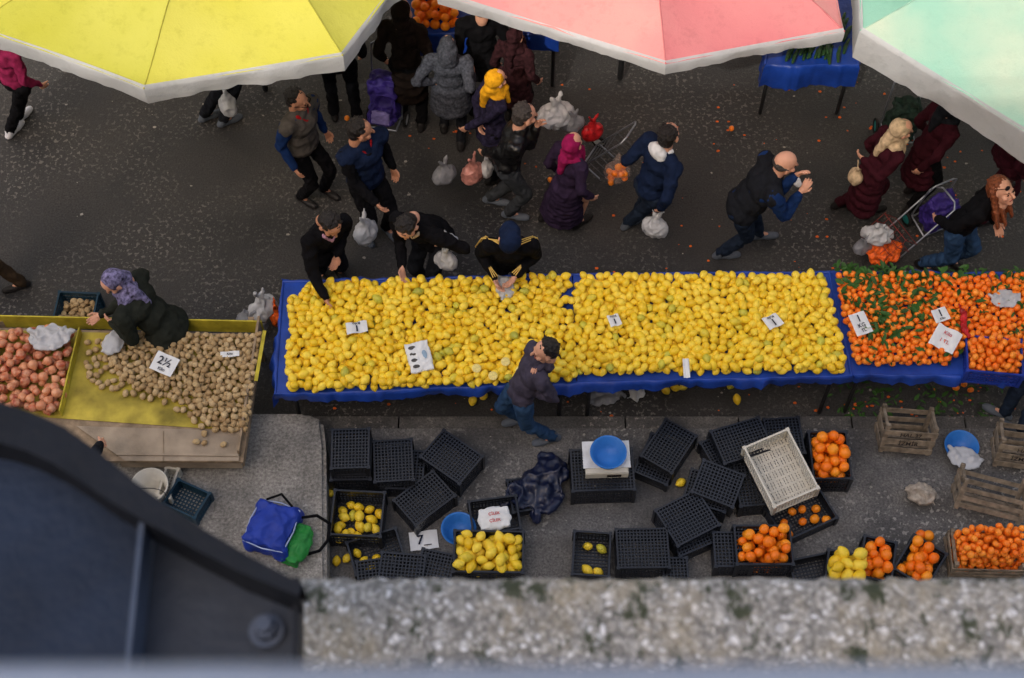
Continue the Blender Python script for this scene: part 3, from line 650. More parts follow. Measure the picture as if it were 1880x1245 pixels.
# ---------------------------------------------------------------- crates
blk=M('black_plastic',(22,26,35),rough=.36,var=.25,scale=12,bump=.1,spec=.5,rnd=.25); teal=M('teal_plastic',(25,55,72),rough=.45); blup=M('blue_plastic',(35,58,150),rough=.4,var=.12); whp=M('white_plastic',(200,196,184),rough=.45,var=.08)
def crate(label,u,v,w,d,h,rot,mat=blk,inv=False,base=PV,tilt=(0,0),fill=None,n=0,r=.045,fh=.0,group='black plastic crates on the pavement',nm='plastic_crate',rs=1.,solid=False,nind=999):
    p=P(u,v,base+h); m=MB()
    nx=max(4,int(w/.028)); ny=max(4,int(d/.028))
    for i in range(nx+1): m.box((-w/2+w*i/nx,0,.008),(.0105 if not solid else w/nx*(.97 if i%2 else .6),d-.004,.008))
    for i in range(ny+1): m.box((0,-d/2+d*i/ny,.010),(w-.004,.0105 if not solid else (.02 if i%3==0 else .006),.009))
    for z in(0.012,h-.012):
        for s_ in(-1,1):
            m.box((0,s_*d/2,z),(w+.016,.016,.026)); m.box((s_*w/2,0,z),(.016,d-.016,.026))
    for sx in(-1,1):
        for sy in(-1,1): m.box((sx*w/2,sy*d/2,h/2),(.03,.03,h-.002))
    nz=5
    for i in range(1,nz):
        z=h*i/nz
        for s_ in(-1,1): m.box((0,s_*d/2,z),(w,.007,.016 if i!=3 else .03)); m.box((s_*w/2,0,z),(.007,d,.016 if i!=3 else .03))
    for i in range(1,nx):
        for s_ in(-1,1): m.box((-w/2+w*i/nx,s_*d/2,h/2),(.009,.0085,h-.03))
    for i in range(1,ny):
        for s_ in(-1,1): m.box((s_*w/2,-d/2+d*i/ny,h/2),(.0085,.009,h-.03))
    if inv: m.v=[(a,-b,h-c) for a,b,c in m.v]
    o=ob(nm,mkmesh(m,nm,[mat]),(p.x,p.y,base),(tilt[0],tilt[1],math.radians(rot)),label=label,cat='crate',group=group)
    if fill:
        a=math.radians(rot)
        def s():
            x=R.uniform(-w/2+r,w/2-r); y=R.uniform(-d/2+r,d/2-r); return p.x+x*math.cos(a)-y*math.sin(a),p.y+x*math.sin(a)+y*math.cos(a)
        scatter(fill,pack(s,n,r,base+.015+fh,9,20),nind,f'{fill} in a crate on the pavement',f'{fill}s in crates',rs=rs)
    return o
inv='upturned black perforated plastic crate on the pavement'
crate(inv,643,823,.31,.36,.15,2,inv=True,base=PV+.25); crate(inv,645,843,.33,.38,.25,1,inv=True)
crate(inv,722,845,.32,.38,.28,4,inv=True); crate(inv,745,862,.3,.36,.16,-3,inv=True)
crate(inv,829,838,.42,.32,.24,-37,inv=True); crate(inv,779,914,.42,.3,.2,40,inv=True)
crate('open black crate half filled with lemons',656,942,.42,.4,.24,-3,fill='lemon',n=19,r=.042,rs=1.12)
crate('open black crate with a few lemons',690,1012,.42,.3,.16,18,fill='lemon',n=5,rs=1.1)
crate(inv,738,1042,.36,.24,.22,-5,inv=True); crate(inv,800,1040,.28,.26,.2,-12,inv=True); crate(inv,690,1048,.3,.2,.2,8,inv=True)
crate('black crate heaped full of yellow lemons',897,1012,.57,.36,.22,-1,fill='lemon',n=72,r=.042,rs=1.2)
crate('open black crate under a paper bag',908,945,.4,.3,.18,8,fill='lemon',n=3)
crate('black crate carrying the weighing scale',1106,862,.52,.38,.26,2,inv=True)
crate(inv,1228,818,.3,.42,.22,-33,inv=True); crate(inv,1210,842,.3,.4,.12,-25,inv=True)
crate(inv,1318,880,.36,.3,.28,-22,inv=True,tilt=(.12,.05)); crate(inv,1300,900,.36,.3,.2,-18,inv=True,base=PV)
crate(inv,1362,808,.44,.32,.28,18,inv=True); crate(inv,1440,800,.3,.34,.2,4,inv=True); crate(inv,1345,825,.44,.34,.18,25,inv=True); crate(inv,1385,885,.3,.42,.2,5,inv=True)
crate('cream white perforated plastic crate tilted on black crates',1437,852,.4,.56,.22,22,mat=whp,inv=False,base=PV+.24,tilt=(.1,-.12),group='other crates',solid=True)
crate('black crate full of large oranges',1524,835,.32,.44,.26,0,fill='orange',n=48,r=.047)
crate(inv,1262,950,.4,.36,.24,28,inv=True); crate(inv,1270,975,.38,.32,.15,24,inv=True)
crate('open black crate holding two lemons',1086,1016,.3,.38,.18,-4,fill='lemon',n=4,rs=1.1)
crate(inv,1180,1006,.42,.34,.24,1,inv=True); crate(inv,1240,1045,.2,.2,.14,1,inv=True)
crate('black crate full of bright oranges',1402,1000,.46,.34,.26,0,fill='orange',n=50,r=.046,rs=.97); crate(inv,1345,1008,.3,.3,.2,0,inv=True)
crate('open black crate with a few orange citrus',1472,942,.5,.32,.14,25,fill='orange',n=8,r=.042,rs=.88)
crate('black crate of yellow citrus at the wall',1552,1046,.3,.3,.2,-12,fill='lemon',n=26,rs=1.42,r=.05); crate('black crate of oranges at the wall',1612,1026,.26,.36,.2,-14,fill='orange',n=24,r=.046)
crate('black crate of oranges tilted at the wall',1690,1030,.3,.36,.2,-35,fill='orange',n=26,r=.046); crate('open empty black crate by the wall',1492,1042,.36,.2,.12,12)
crate('teal plastic crate filled with potatoes',138,566,.36,.34,.22,-3,mat=teal,base=0,fill='potato',n=85,r=.0255,group='other crates',nind=40)
crate('bright blue plastic crate of mandarins on the stall edge',1826,652,.46,.34,.2,-6,mat=blup,base=.72,fill='mandarin',n=140,r=.032,group='other crates',nind=45)
crate('dark blue plastic crate on the concrete block',342,915,.3,.24,.14,-25,mat=teal,base=.45,group='other crates')
wd=M('crate_wood',(140,127,110),rough=.85,var=.45,scale=14,bump=.5,rnd=.2); ink=M('marker_ink',(18,20,40),rough=.6); inkf=M('faded_ink',(48,44,42),rough=.8); redink=M('red_ink',(190,30,40)) 
def letter(txt,parent,loc,rot,size,mat,ex=.0006):
    c=bpy.data.curves.new('t','FONT'); c.body=txt; c.size=size; c.align_x='CENTER'; c.align_y='CENTER'; c.extrude=ex; c.offset=size*.012
    o=bpy.data.objects.new('t',c); col.objects.link(o); dg=bpy.context.evaluated_depsgraph_get(); me=bpy.data.meshes.new_from_object(o.evaluated_get(dg)); bpy.data.objects.remove(o)
    me.materials.clear(); me.materials.append(mat); q=ob('lettering',me,loc,rot,parent=parent); return q
def wcrate(label,u,v,w,d,h,rot,base=PV,tilt=(0,0),text=None,fill=None,n=0):
    p=P(u,v,base+h); m=MB(); rw=random.Random(int(u))
    for sy in(-1,1):
        for i in range(3): m.box((0,sy*d/2,.035+i*(h-.06)/2.0+rw.uniform(-.006,.006)),(w,.008,h*rw.uniform(.18,.25)),Matrix.Rotation(rw.uniform(-.02,.02),3,'Y'))
    for sx in(-1,1):
        for i in range(2): m.box((sx*(w/2-.006),0,.05+i*(h*.5)),(.009,d-.02,h*.25))
        for sy in(-1,1): m.box((sx*(w/2-.025),sy*(d/2-.022),h/2+.02),(.034,.034,h+.07))
        m.box((sx*(w/2-.02),0,h+.03),(.024,d,.02))
    for i in range(5): m.box((0,-d/2+.035+i*(d-.07)/4,.008),(w-.02,d*.13,.008))
    o=ob('wooden_crate',mkmesh(m,'wooden_crate',[wd]),(p.x,p.y,base),(tilt[0],tilt[1],math.radians(rot)),label=label,cat='crate',group='wooden crates on the pavement')
    if text:
        letter(text[0],o,(0,-d/2-.008,h*.87),(math.pi/2,0,0),.06,inkf); letter(text[1],o,(0,-d/2-.008,h*.48),(math.pi/2,0,0),.06,inkf)
    if fill:
        def s(): return p.x+R.uniform(-w/2+.05,w/2-.05),p.y+R.uniform(-d/2+.05,d/2-.05)
        scatter(fill,pack(s,n,.032,base+.02,9,20),70,f'{fill} in a wooden crate',f'{fill}s in crates')
wcrate('slatted wooden crate stencilled with market lettering',1668,786,.46,.28,.26,-3,tilt=(-.3,.06),base=PV+.05,text=('HAL.37','İZMİR'))
wcrate('slatted wooden crate by the kerb, partly cropped',1880,815,.42,.28,.26,-9,tilt=(-.3,0),base=PV+.05,text=('HAL','İZMİR'))
wcrate('empty slatted wooden crate lying tilted',1822,910,.58,.3,.22,-14,tilt=(-.6,.08),base=PV+.11)
wcrate('wooden crate filled with small mandarins',1812,1010,.6,.34,.2,-2,fill='mandarin',n=240)
flush()
# ---------------------------------------------------------------- signs
def sign(u,v,z,w,h,rot,txt,label,tilt=(.2,0),mat=pap,im=ink,wave=.006):
    p=P(u,v,z); m=MB(); nx=8; vs=[(-w/2+w*i/nx,-h/2+h*j/2,wave*math.sin(i*1.1+j*.8)) for j in(0,1,2) for i in range(nx+1)]
    m.add(vs,[(j*(nx+1)+i,j*(nx+1)+i+1,(j+1)*(nx+1)+i+1,(j+1)*(nx+1)+i) for j in(0,1) for i in range(nx)])
    o=ob('price_sign',mkmesh(m,'price_sign',[mat],smooth=True),p,(tilt[0],tilt[1],math.radians(rot)),label=label,cat='sign')
    if txt: 
        for t_,y_,s_ in txt: letter(t_,o,(0,y_*h,wave+.004),(0,0,0),s_,im)
    return o
fz=TZ+.16
sign(655,601,fz,.18,.13,190,[('1',.12,.1),('Kilo',-.3,.04)],'white handwritten price card stuck among lemons')
sign(1128,588,fz,.1,.13,195,[('1',.12,.08),('Kilo',-.3,.035)],'small handwritten price card stuck among lemons')
sign(1419,590,fz,.14,.14,205,[('1',.1,.1),('Kilo',-.3,.04)],'white handwritten price card stuck among lemons')
sign(1580,594,fz,.15,.2,20,[('1',.22,.09),('KG',-.1,.05),('TL',-.33,.04)],'tall handwritten price card among mandarins')
sign(1727,578,fz,.14,.12,20,[('1',.1,.09),('Kilo',-.3,.03)],'white handwritten price card among mandarins')
sign(1736,622,fz,.22,.21,-32,[('Kilo',.2,.045),('1 TL',-.15,.045)],'crumpled white paper with red print among mandarins',im=redink,wave=.014)
sign(302,668,.9,.21,.17,-25,[('2½',.08,.1),('Kilo',-.32,.04)],'white handwritten price card on the potatoes')
sign(422,650,.87,.16,.05,5,[('Kilo',0,.03)],'narrow white price card on the potatoes')
sign(778,992,PV+.02,.24,.17,8,[('7_',.0,.12)],'discarded handwritten price card on the pavement',tilt=(0,0))
sign(1260,676,fz-.03,.055,.17,2,None,'blank white card strip at the table edge')
p=P(770,657,TZ+.13); m=MB(); m.box((0,0,.02),(.2,.28,.03)); m.el((0,0,.03),(.1,.14,.025))
B=MB(); B.add(*remesh(m,.009,2,.01,14))
pk=ob('paper_packet',mkmesh(B,'paper_packet',[pap],smooth=True),p,(.1,0,math.radians(15)),label='soft white printed paper bag lying on the lemons',cat='packet')
grp=M('print_grey',(78,76,74))
for i in range(4):
    m=MB(); m.el((-.045,-.09+i*.058,.049),(.032,.017,.005),n=12,k=4); ob('print',mkmesh(m,'print',[grp]),parent=pk)
m=MB(); m.el((.045,0,.053),(.022,.04,.003),n=16,k=4); ob('stamp',mkmesh(m,'stamp',[M('stamp_blue',(140,165,185))]),parent=pk)
p=P(908,952,PV+.2); m=MB(); m.el((0,0,0),(.15,.11,.04)); m.box((0,0,0),(.25,.18,.05))
B=MB(); B.add(*remesh(m,.012,2,.012,14)); pb=ob('paper_bag',mkmesh(B,'paper_bag',[pap],smooth=True),p,(.1,0,.15),label='white paper bag with red print on a crate',cat='bag')
letter('ÇİLEK',pb,(0,.03,.045),(0,0,0),.035,redink); letter('ÇİLEK',pb,(0,-.03,.045),(0,0,0),.035,redink)
bb=M('blue_basin_plastic',(45,112,190),rough=.35,var=.08)
p=P(1112,848,PV+.27); e=ob('weighing_scale',None,(p.x,p.y,PV+.27),(0,0,.03),label='white market weighing scale on a black crate',cat='scale')
m=MB(); m.box((0,0,.04),(.36,.3,.08)); m.box((0,-.12,.085),(.34,.05,.012)); ob('housing',mkmesh(m,'housing',[whp]),parent=e)
m=MB(); m.box((0,.02,.1),(.4,.25,.01)); ob('tray',mkmesh(m,'tray',[M('scale_tray',(212,216,220),rough=.3)]),parent=e)
m=MB(); m.box((.06,-.155,.045),(.12,.006,.03)); ob('display',mkmesh(m,'display',[eyeM]),parent=e)
def basin(u,v,z,r,h,label,rot=(0,0,0)):
    p=P(u,v,z+h); m=MB(); m.lathe([(.001,.0),(r*.72,.0),(r*.8,.01),(r*.97,h),(r*1.07,h+.002),(r*1.07,h-.005)],32)
    m.lathe([(r*1.07,h+.003),(r*.95,h+.001),(r*.77,.014),(.001,.008)],32)
    return ob('basin',mkmesh(m,'basin',[bb],smooth=True),(p.x,p.y,z),rot,label=label,cat='basin')
basin(1117,830,PV+.38,.145,.11,'round blue plastic basin on the weighing scale')
basin(842,970,PV,.14,.11,'round blue plastic basin on the pavement'); basin(1766,818,PV,.14,.11,'round blue plastic basin near wooden crates')
bag(1770,842,PV+.1,.3,.06,bagM,'white plastic bag draped over the blue basin',handle=False,lump=.02,rot=-.3)
p=P(265,872,.9); e=ob('bucket',None,(p.x,p.y,.45),label='white plastic bucket on the concrete block',cat='bucket')
m=MB(); m.lathe([(.001,0),(.1,0),(.145,.26),(.155,.26),(.155,.245)],28); m.lathe([(.145,.259),(.102,.012),(.001,.012)],28); ob('pail',mkmesh(m,'pail',[whp],smooth=True),parent=e)
m=MB(); m.tube([V((.15*math.cos(a),.15*math.sin(a)*.4-.1,.26+.02*math.sin(a))) for a in [i*math.pi/10 for i in range(11)]],.004,6); ob('handle',mkmesh(m,'handle',[legM]),parent=e)
crate('white plastic basket beside the bucket',308,885,.1,.26,.12,-10,mat=whp,base=.45,group='other crates',nm='plastic_basket')
cb=M('cooler_blue',(30,56,150),rough=.5,var=.2,scale=8,bump=.7,bscale=16); cg=M('cooler_green',(40,130,58),rough=.5,var=.2,bump=.6,bscale=20)
p=P(500,968,.6); e=ob('cooler_bag',None,(p.x,p.y,.45),(0,0,math.radians(-18)),label='blue and green insulated shopping bag lying on concrete',cat='bag')
m=MB()
for a in(-1,1):
    for b in(-1,1): m.cap((a*.14,b*.16,.08),(a*.13,b*.15,.16),.075,.07)
m.box((0,0,.1),(.36,.38,.2)); m.el((0,0,.19),(.18,.2,.06)); B=MB(); B.add(*remesh(m,.011,4,.022,7)); ob('blue_body',mkmesh(B,'blue_body',[cb],smooth=True),parent=e)
m=MB(); m.box((.22,-.05,.06),(.14,.34,.1)); m.el((.25,-.05,.08),(.1,.18,.07)); B=MB(); B.add(*remesh(m,.011,2,.022,10)); ob('green_side',mkmesh(B,'green_side',[cg],smooth=True),parent=e)
for pts,rr in(([V((.2,.16,.14)),V((.3,.22,.12)),V((.42,.2,.08)),V((.45,.06,.06)),V((.42,-.04,.06)),V((.34,-.1,.06))],.013),([V((-.12,.2,.2)),V((-.02,.27,.22)),V((.1,.2,.2))],.01)):
    m=MB(); m.tube(pts,rr,8); ob('strap',mkmesh(m,'strap',[black],smooth=True),parent=e)
m=MB(); cn=[(-.17,-.19),(-.19,0),(-.17,.19),(0,.21),(.17,.19),(.19,0),(.17,-.19),(0,-.21),(-.17,-.19)]
m.tube([V((a,b,.185)) for a,b in cn],.006,6)
ob('piping',mkmesh(m,'piping',[M('piping_white',(160,174,206))],smooth=True),parent=e)
nyl=M('navy_nylon',(15,23,50),rough=.36,var=.3,scale=10,bump=.9,bscale=8,spec=.5)
p=P(990,893,PV+.12); m=MB()
for a,b,c,rx,ry,rz in((0,0,.09,.17,.24,.05),(.08,.16,.1,.13,.15,.05),(-.1,-.12,.09,.18,.13,.05),(.12,-.06,.09,.14,.16,.05),(-.02,.24,.09,.1,.1,.04),(-.06,.05,.11,.1,.18,.04)): m.el((a,b,c),(rx,ry,rz))
m.cap((-.1,-.1,.09),(-.26,-.22,.03),.055,.04); m.cap((.1,.2,.11),(.19,.0,.11),.05,.045); m.cap((.0,-.1,.09),(.05,-.3,.03),.06,.04); B=MB(); B.add(*remesh(m,.009,2,.05,5.5)); ob('jacket',mkmesh(B,'jacket',[nyl],smooth=True),(p.x,p.y,PV+.02),(0,0,-.3),label='crumpled navy nylon jacket draped on a crate',cat='jacket')
crate(inv,975,905,.36,.3,.09,10,inv=True)
m=MB(); m.cap((0,0,0),(.01,.14,.03),.03,.025); m.cap((.01,.14,.03),(-.02,.24,.02),.025,.012); m.cap((0,0,0),(.03,-.08,0),.03,.015)
B=MB(); B.add(*remesh(m,.01,1,.02,20)); p=P(1770,604,TZ+.14); ob('red_plastic_strip',mkmesh(B,'red_plastic_strip',[bagR],smooth=True),p,label='crumpled red plastic strip on the mandarins',cat='plastic')
ins=M('lemon_flesh',(228,210,130),rough=.35,var=.2,scale=60)
for u,v in((905,690),(955,680),(875,676),(928,664),(958,694)):
    p=P(u,v,TZ+.15); m=MB(); m.lathe([(.001,-.035),(.028,-.026),(.038,-.006),(.039,0)],18,0); m.lathe([(.039,0),(.033,.002),(.001,.002)],18,1)
    ob('halved_lemon',mkmesh(m,'halved_lemon',[lemM,ins],smooth=True),p,(.2,.1,0),label='halved lemon showing its pale flesh',cat='lemon')
# ---------------------------------------------------------------- trolleys
fr=M('trolley_frame',(150,155,165),rough=.35,metal=.7); tyre=M('tyre_rubber',(25,25,25)); whl=M('wheel_hub',(200,200,200)); purpb=M('trolley_purple',(52,38,112),rough=.55,var=.4,scale=12,bump=.5)
lil=M('trolley_lilac',(120,110,165),rough=.6); tealw=M('wheel_teal',(30,110,110)); wirR=M('red_wire',(110,42,36),rough=.5); wirG=M('grey_wire',(90,92,96),rough=.4,metal=.5)
def trolley(label,u,v,yaw,tilt,bodym,hh=.95,mesh_=None,hub=None,bodyh=.5,pocket=None):
    hub=hub or whl
    p=P(u,v,0); e=ob('shopping_trolley',None,p,(math.radians(tilt),0,math.radians(yaw)),label=label,cat='trolley')
    m=MB(); w_=.15
    m.tube([V((-w_,0,.08)),V((-w_,0,hh-.05)),V((-w_*.6,0,hh)),V((w_*.6,0,hh)),V((w_,0,hh-.05)),V((w_,0,.08)),V((-w_,0,.08))],.009,8); m.tube([V((-w_,0,.12)),V((-w_,-.24,.12)),V((w_,-.24,.12)),V((w_,0,.12))],.009,8)
    ob('frame',mkmesh(m,'frame',[fr],smooth=True),parent=e)
    if mesh_:
        m=MB()
        for z in(.14,.24,.34,.44):
            m.tube([V((-.17,-.01,z)),V((.17,-.01,z)),V((.17,-.28,z)),V((-.17,-.28,z)),V((-.17,-.01,z))],.004,6)
        for i in range(6):
            x=-.17+.068*i; m.tube([V((x,-.28,.14)),V((x,-.28,.46))],.003,6); m.tube([V((x,-.01,.14)),V((x,-.28,.14))],.003,6)
        ob('basket',mkmesh(m,'basket',[mesh_],smooth=True),parent=e)
    if bodym:
        m=MB(); m.box((0,-.12,.14+bodyh/2),(.28,.19,bodyh)); m.box((0,-.1,.14+bodyh),(.24,.16,.06)); m.box((0,-.22,.28),(.22,.06,.22))
        B=MB(); B.add(*remesh(m,.012,2,.05,7)); ob('bag_body',mkmesh(B,'bag_body',[bodym],smooth=True),parent=e)
        if pocket:
            m=MB(); m.box((0,-.255,.27),(.18,.04,.15)); B=MB(); B.add(*remesh(m,.009,1,.01,14)); ob('pocket',mkmesh(B,'pocket',[pocket],smooth=True),parent=e)
    for s_ in(-1,1):
        q=ob('wheel',None,(s_*.19,0,.08),(0,math.pi/2,0),parent=e)
        m=MB(); m.lathe([(.055,-.012),(.078,-.014),(.08,0),(.078,.014),(.055,.012)],20); ob('tyre',mkmesh(m,'tyre',[tyre],smooth=True),parent=q)
        m=MB(); m.lathe([(.001,-.012),(.056,-.008),(.056,.008),(.001,.012)],16); ob('rim',mkmesh(m,'rim',[hub]),parent=q)
trolley('purple fabric shopping trolley with a silver frame standing',712,225,-12,-12,purpb,1.0,pocket=lil)
trolley('silver wire shopping trolley loaded with bags',1075,290,60,32,None,.85,mesh_=wirG)
trolley('purple trolley bag pulled by a shopper',1690,395,25,10,purpb,.7,hub=tealw,bodyh=.36)
trolley('red wire shopping trolley with bags pulled by a woman',1600,482,-62,-48,None,.95,mesh_=wirR)
bag(1612,428,.45,.3,.22,bagM,'white bag in the pulled trolley',lump=.04); bag(1625,462,.3,.36,.2,bagO,'orange mesh bag of produce in the trolley',handle=False,name='mesh_bag',lump=.04); bag(1585,450,.35,.2,.22,bagC,'bluish clear bag in the trolley')
trolley('dark trolley under the mint umbrella with teal wheels',1640,240,0,0,M('dark_check',(32,50,42),var=.6,scale=25),.8,hub=tealw,bodyh=.4)
p=P(1133,316,.6)
for _ in range(16):
    a=R.uniform(0,6.3); q=R.uniform(0,.085); scatter('mandarin',[(p.x+q*math.cos(a)*1.1,p.y+q*math.sin(a)*.8,p.z+R.uniform(-.09,.09))],1,'orange mandarin inside a carried bag','mandarins in a carried bag',rs=1.1)
clr=M('film_clear',(225,200,190),rough=.2,alpha=.15,bump=.8,bscale=30)
m=MB(); m.el((0,0,0),(.125,.1,.13)); m.cap((0,0,.1),(0,0,.26),.06,.02); B=MB(); B.add(*remesh(m,.013,1,.02,14)); ob('carrier_bag',mkmesh(B,'carrier_bag',[clr],smooth=True),p,label='thin see-through bag of mandarins carried by hand',cat='bag')
# ---------------------------------------------------------------- umbrellas
def umbrella(label,pts,cen,z,apex,cms,vm,vd=.2,sm=None):
    base=V((cen[0],cen[1],0)); e=ob('market_umbrella',None,base,label=label,cat='umbrella'); n=len(pts); A=V((cen[0],cen[1],apex))
    m=MB(); K=16
    def edge(i,t):
        a=V((*pts[i],z)); b=V((*pts[(i+1)%n],z)); q=a.lerp(b,t); mid=V((cen[0],cen[1],z)); q=q.lerp(mid,.05*4*t*(1-t)*.5); q.z+=.03*4*t*(1-t); return q
    def surf(i,k,j):
        q=edge(i,k).lerp(A,j); q.z-=.1*math.sin(math.pi*j)*(1-.3*(1-4*k*(1-k))); q.z-=.09*4*k*(1-k)*(1-j*.7); q.z+=.02*noise.noise(q*2.2)+.008*noise.noise(q*7); return q
    for i in range(n):
        vs=[surf(i,k/K,j/K) for j in range(K+1) for k in range(K+1)]
        m.add(vs,[(j*(K+1)+k,j*(K+1)+k+1,(j+1)*(K+1)+k+1,(j+1)*(K+1)+k) for j in range(K) for k in range(K)],i%len(cms))
    ob('canopy',mkmesh(m,'canopy',cms,base,True),parent=e)
    for i in range(n):
        m=MB(); m.tube([surf(i,0,j/12)+V((0,0,.002)) for j in range(12)],.006,6); ob('seam',mkmesh(m,'seam',[sm],base,True),parent=e)
    m=MB()
    for i in range(n):
        vs=[];K2=40
        for j,(dd,oo) in enumerate(((-.02,-.02),(.008,.003),(.03,.006),(vd*.6,.006),(vd,.0))):
            for k in range(K2+1):
                q=edge(i,k/K2); t=k/K2; q.z-=.09*4*t*(1-t)
                o=(q-A); o.z=0; o.normalize(); fo=math.sin(math.pi*k/K2)
                wv=noise.noise((q.x*5,q.y*5,dd*3))+.5*noise.noise((q.x*14,q.y*14,dd*5)); q=q+o*(oo+.022*wv*max(0,j-1)*.5*fo)
                q.z-=dd*(1-.15*fo)+(.018*noise.noise((q.x*9,q.y*9,1))*fo if j==4 else 0)
                vs.append(q)
        m.add(vs,[(j*(K2+1)+k,(j+1)*(K2+1)+k,(j+1)*(K2+1)+k+1,j*(K2+1)+k+1) for j in range(4) for k in range(K2)])
    ob('valance',mkmesh(m,'valance',[vm],base,True),parent=e)
    m=MB(); m.cap((cen[0],cen[1],0.03),(cen[0],cen[1],apex-.02),.03,.03,12); ob('pole',mkmesh(m,'pole',[legM],base,True),parent=e)
    for q in pts:
        m=MB(); m.tube([V((cen[0],cen[1],apex-.05)),V((q[0],q[1],z-.02)).lerp(V((cen[0],cen[1],apex)),.5)-V((0,0,.18)),V((q[0],q[1],z-.03)).lerp(V((cen[0],cen[1],z)),.02)],.011,6)
        ob('rib',mkmesh(m,'rib',[legM],base,True),parent=e)
def canopym(nm,c,pale,transl=.12,lo=.36,hi=.66,dirt=.4):
    m,nt,b=newmat(nm); L=nt.links; tc=nd(nt,'ShaderNodeTexCoord')
    n=nd(nt,'ShaderNodeTexNoise'); n.inputs['Scale'].default_value=.8; n.inputs['Detail'].default_value=5; n.inputs['Roughness'].default_value=.5; L.new(tc.outputs['Object'],n.inputs['Vector'])
    r=nd(nt,'ShaderNodeValToRGB'); L.new(n.outputs['Fac'],r.inputs['Fac']); e=r.color_ramp.elements; e[0].position=lo; e[0].color=(*lin(c),1); e[1].position=hi; e[1].color=(*lin(pale),1)
    n2=nd(nt,'ShaderNodeTexNoise'); n2.inputs['Scale'].default_value=7; n2.inputs['Detail'].default_value=9; n2.inputs['Roughness'].default_value=.72; L.new(tc.outputs['Object'],n2.inputs['Vector'])
    k=nd(nt,'ShaderNodeMapRange'); k.inputs['From Min'].default_value=.52; k.inputs['From Max'].default_value=.75; k.inputs['To Max'].default_value=dirt; L.new(n2.outputs['Fac'],k.inputs['Value'])
    mx=nd(nt,'ShaderNodeMixRGB'); L.new(k.outputs[0],mx.inputs[0]); L.new(r.outputs['Color'],mx.inputs[1]); mx.inputs[2].default_value=(*[q*.6 for q in lin(c)],1)
    L.new(mx.outputs[0],b.inputs['Base Color']); b.inputs['Roughness'].default_value=.7; b.inputs['Specular IOR Level'].default_value=.2
    bp=nd(nt,'ShaderNodeBump'); bp.inputs['Strength'].default_value=.35; bp.inputs['Distance'].default_value=.04; L.new(n2.outputs['Fac'],bp.inputs['Height']); L.new(bp.outputs[0],b.inputs['Normal'])
    o=nt.nodes['Material Output']; t=nd(nt,'ShaderNodeBsdfTranslucent'); L.new(mx.outputs[0],t.inputs['Color']); ms=nd(nt,'ShaderNodeMixShader'); ms.inputs[0].default_value=transl
    L.new(b.outputs[0],ms.inputs[1]); L.new(t.outputs[0],ms.inputs[2]); L.new(ms.outputs[0],o.inputs['Surface']); return m
vY=canopym('valance_white',(170,172,174),(196,198,200),.2)
def full(A,c): return A+[(2*c[0]-x,2*c[1]-y) for x,y in A]
umbrella('large yellow octagonal market umbrella with white valance',full([(-4.41,8.47),(-2.94,7.84),(-1.37,8.18),(-.62,9.5)],(-2.5,9.95)),(-2.5,9.95),2.62,3.35,[canopym('canopy_yellow',(174,173,62),(188,186,84)),canopym('canopy_yellow_bright',(190,185,66),(200,195,88))],vY,.19,M('seam_yellow',(160,156,58)))
umbrella('large faded pink market umbrella with white valance',full([(-.62,8.85),(1.24,8.09),(2.72,8.44),(2.8,9.7)],(1.1,10.1)),(1.1,10.1),2.62,3.35,[canopym('canopy_pink',(204,128,130),(214,152,146)),canopym('canopy_rose',(194,108,114),(204,130,130))],vY,.13,M('seam_pink',(180,104,106)))
umbrella('large pale mint market umbrella with white valance',full([(2.9,10.2),(2.85,8.45),(4.2,7.25),(6.0,7.5)],(4.8,9.4)),(4.8,9.4),2.62,3.35,[canopym('canopy_mint_shade',(122,178,156),(140,190,170),lo=.3,hi=.7,dirt=.2),canopym('canopy_mint_lit',(146,192,172),(186,200,178),lo=.42,hi=.66,dirt=.2)],vY,.34,M('seam_mint',(140,180,162)))  # shaded and sunlit tones of one mint fabric, painted per panel
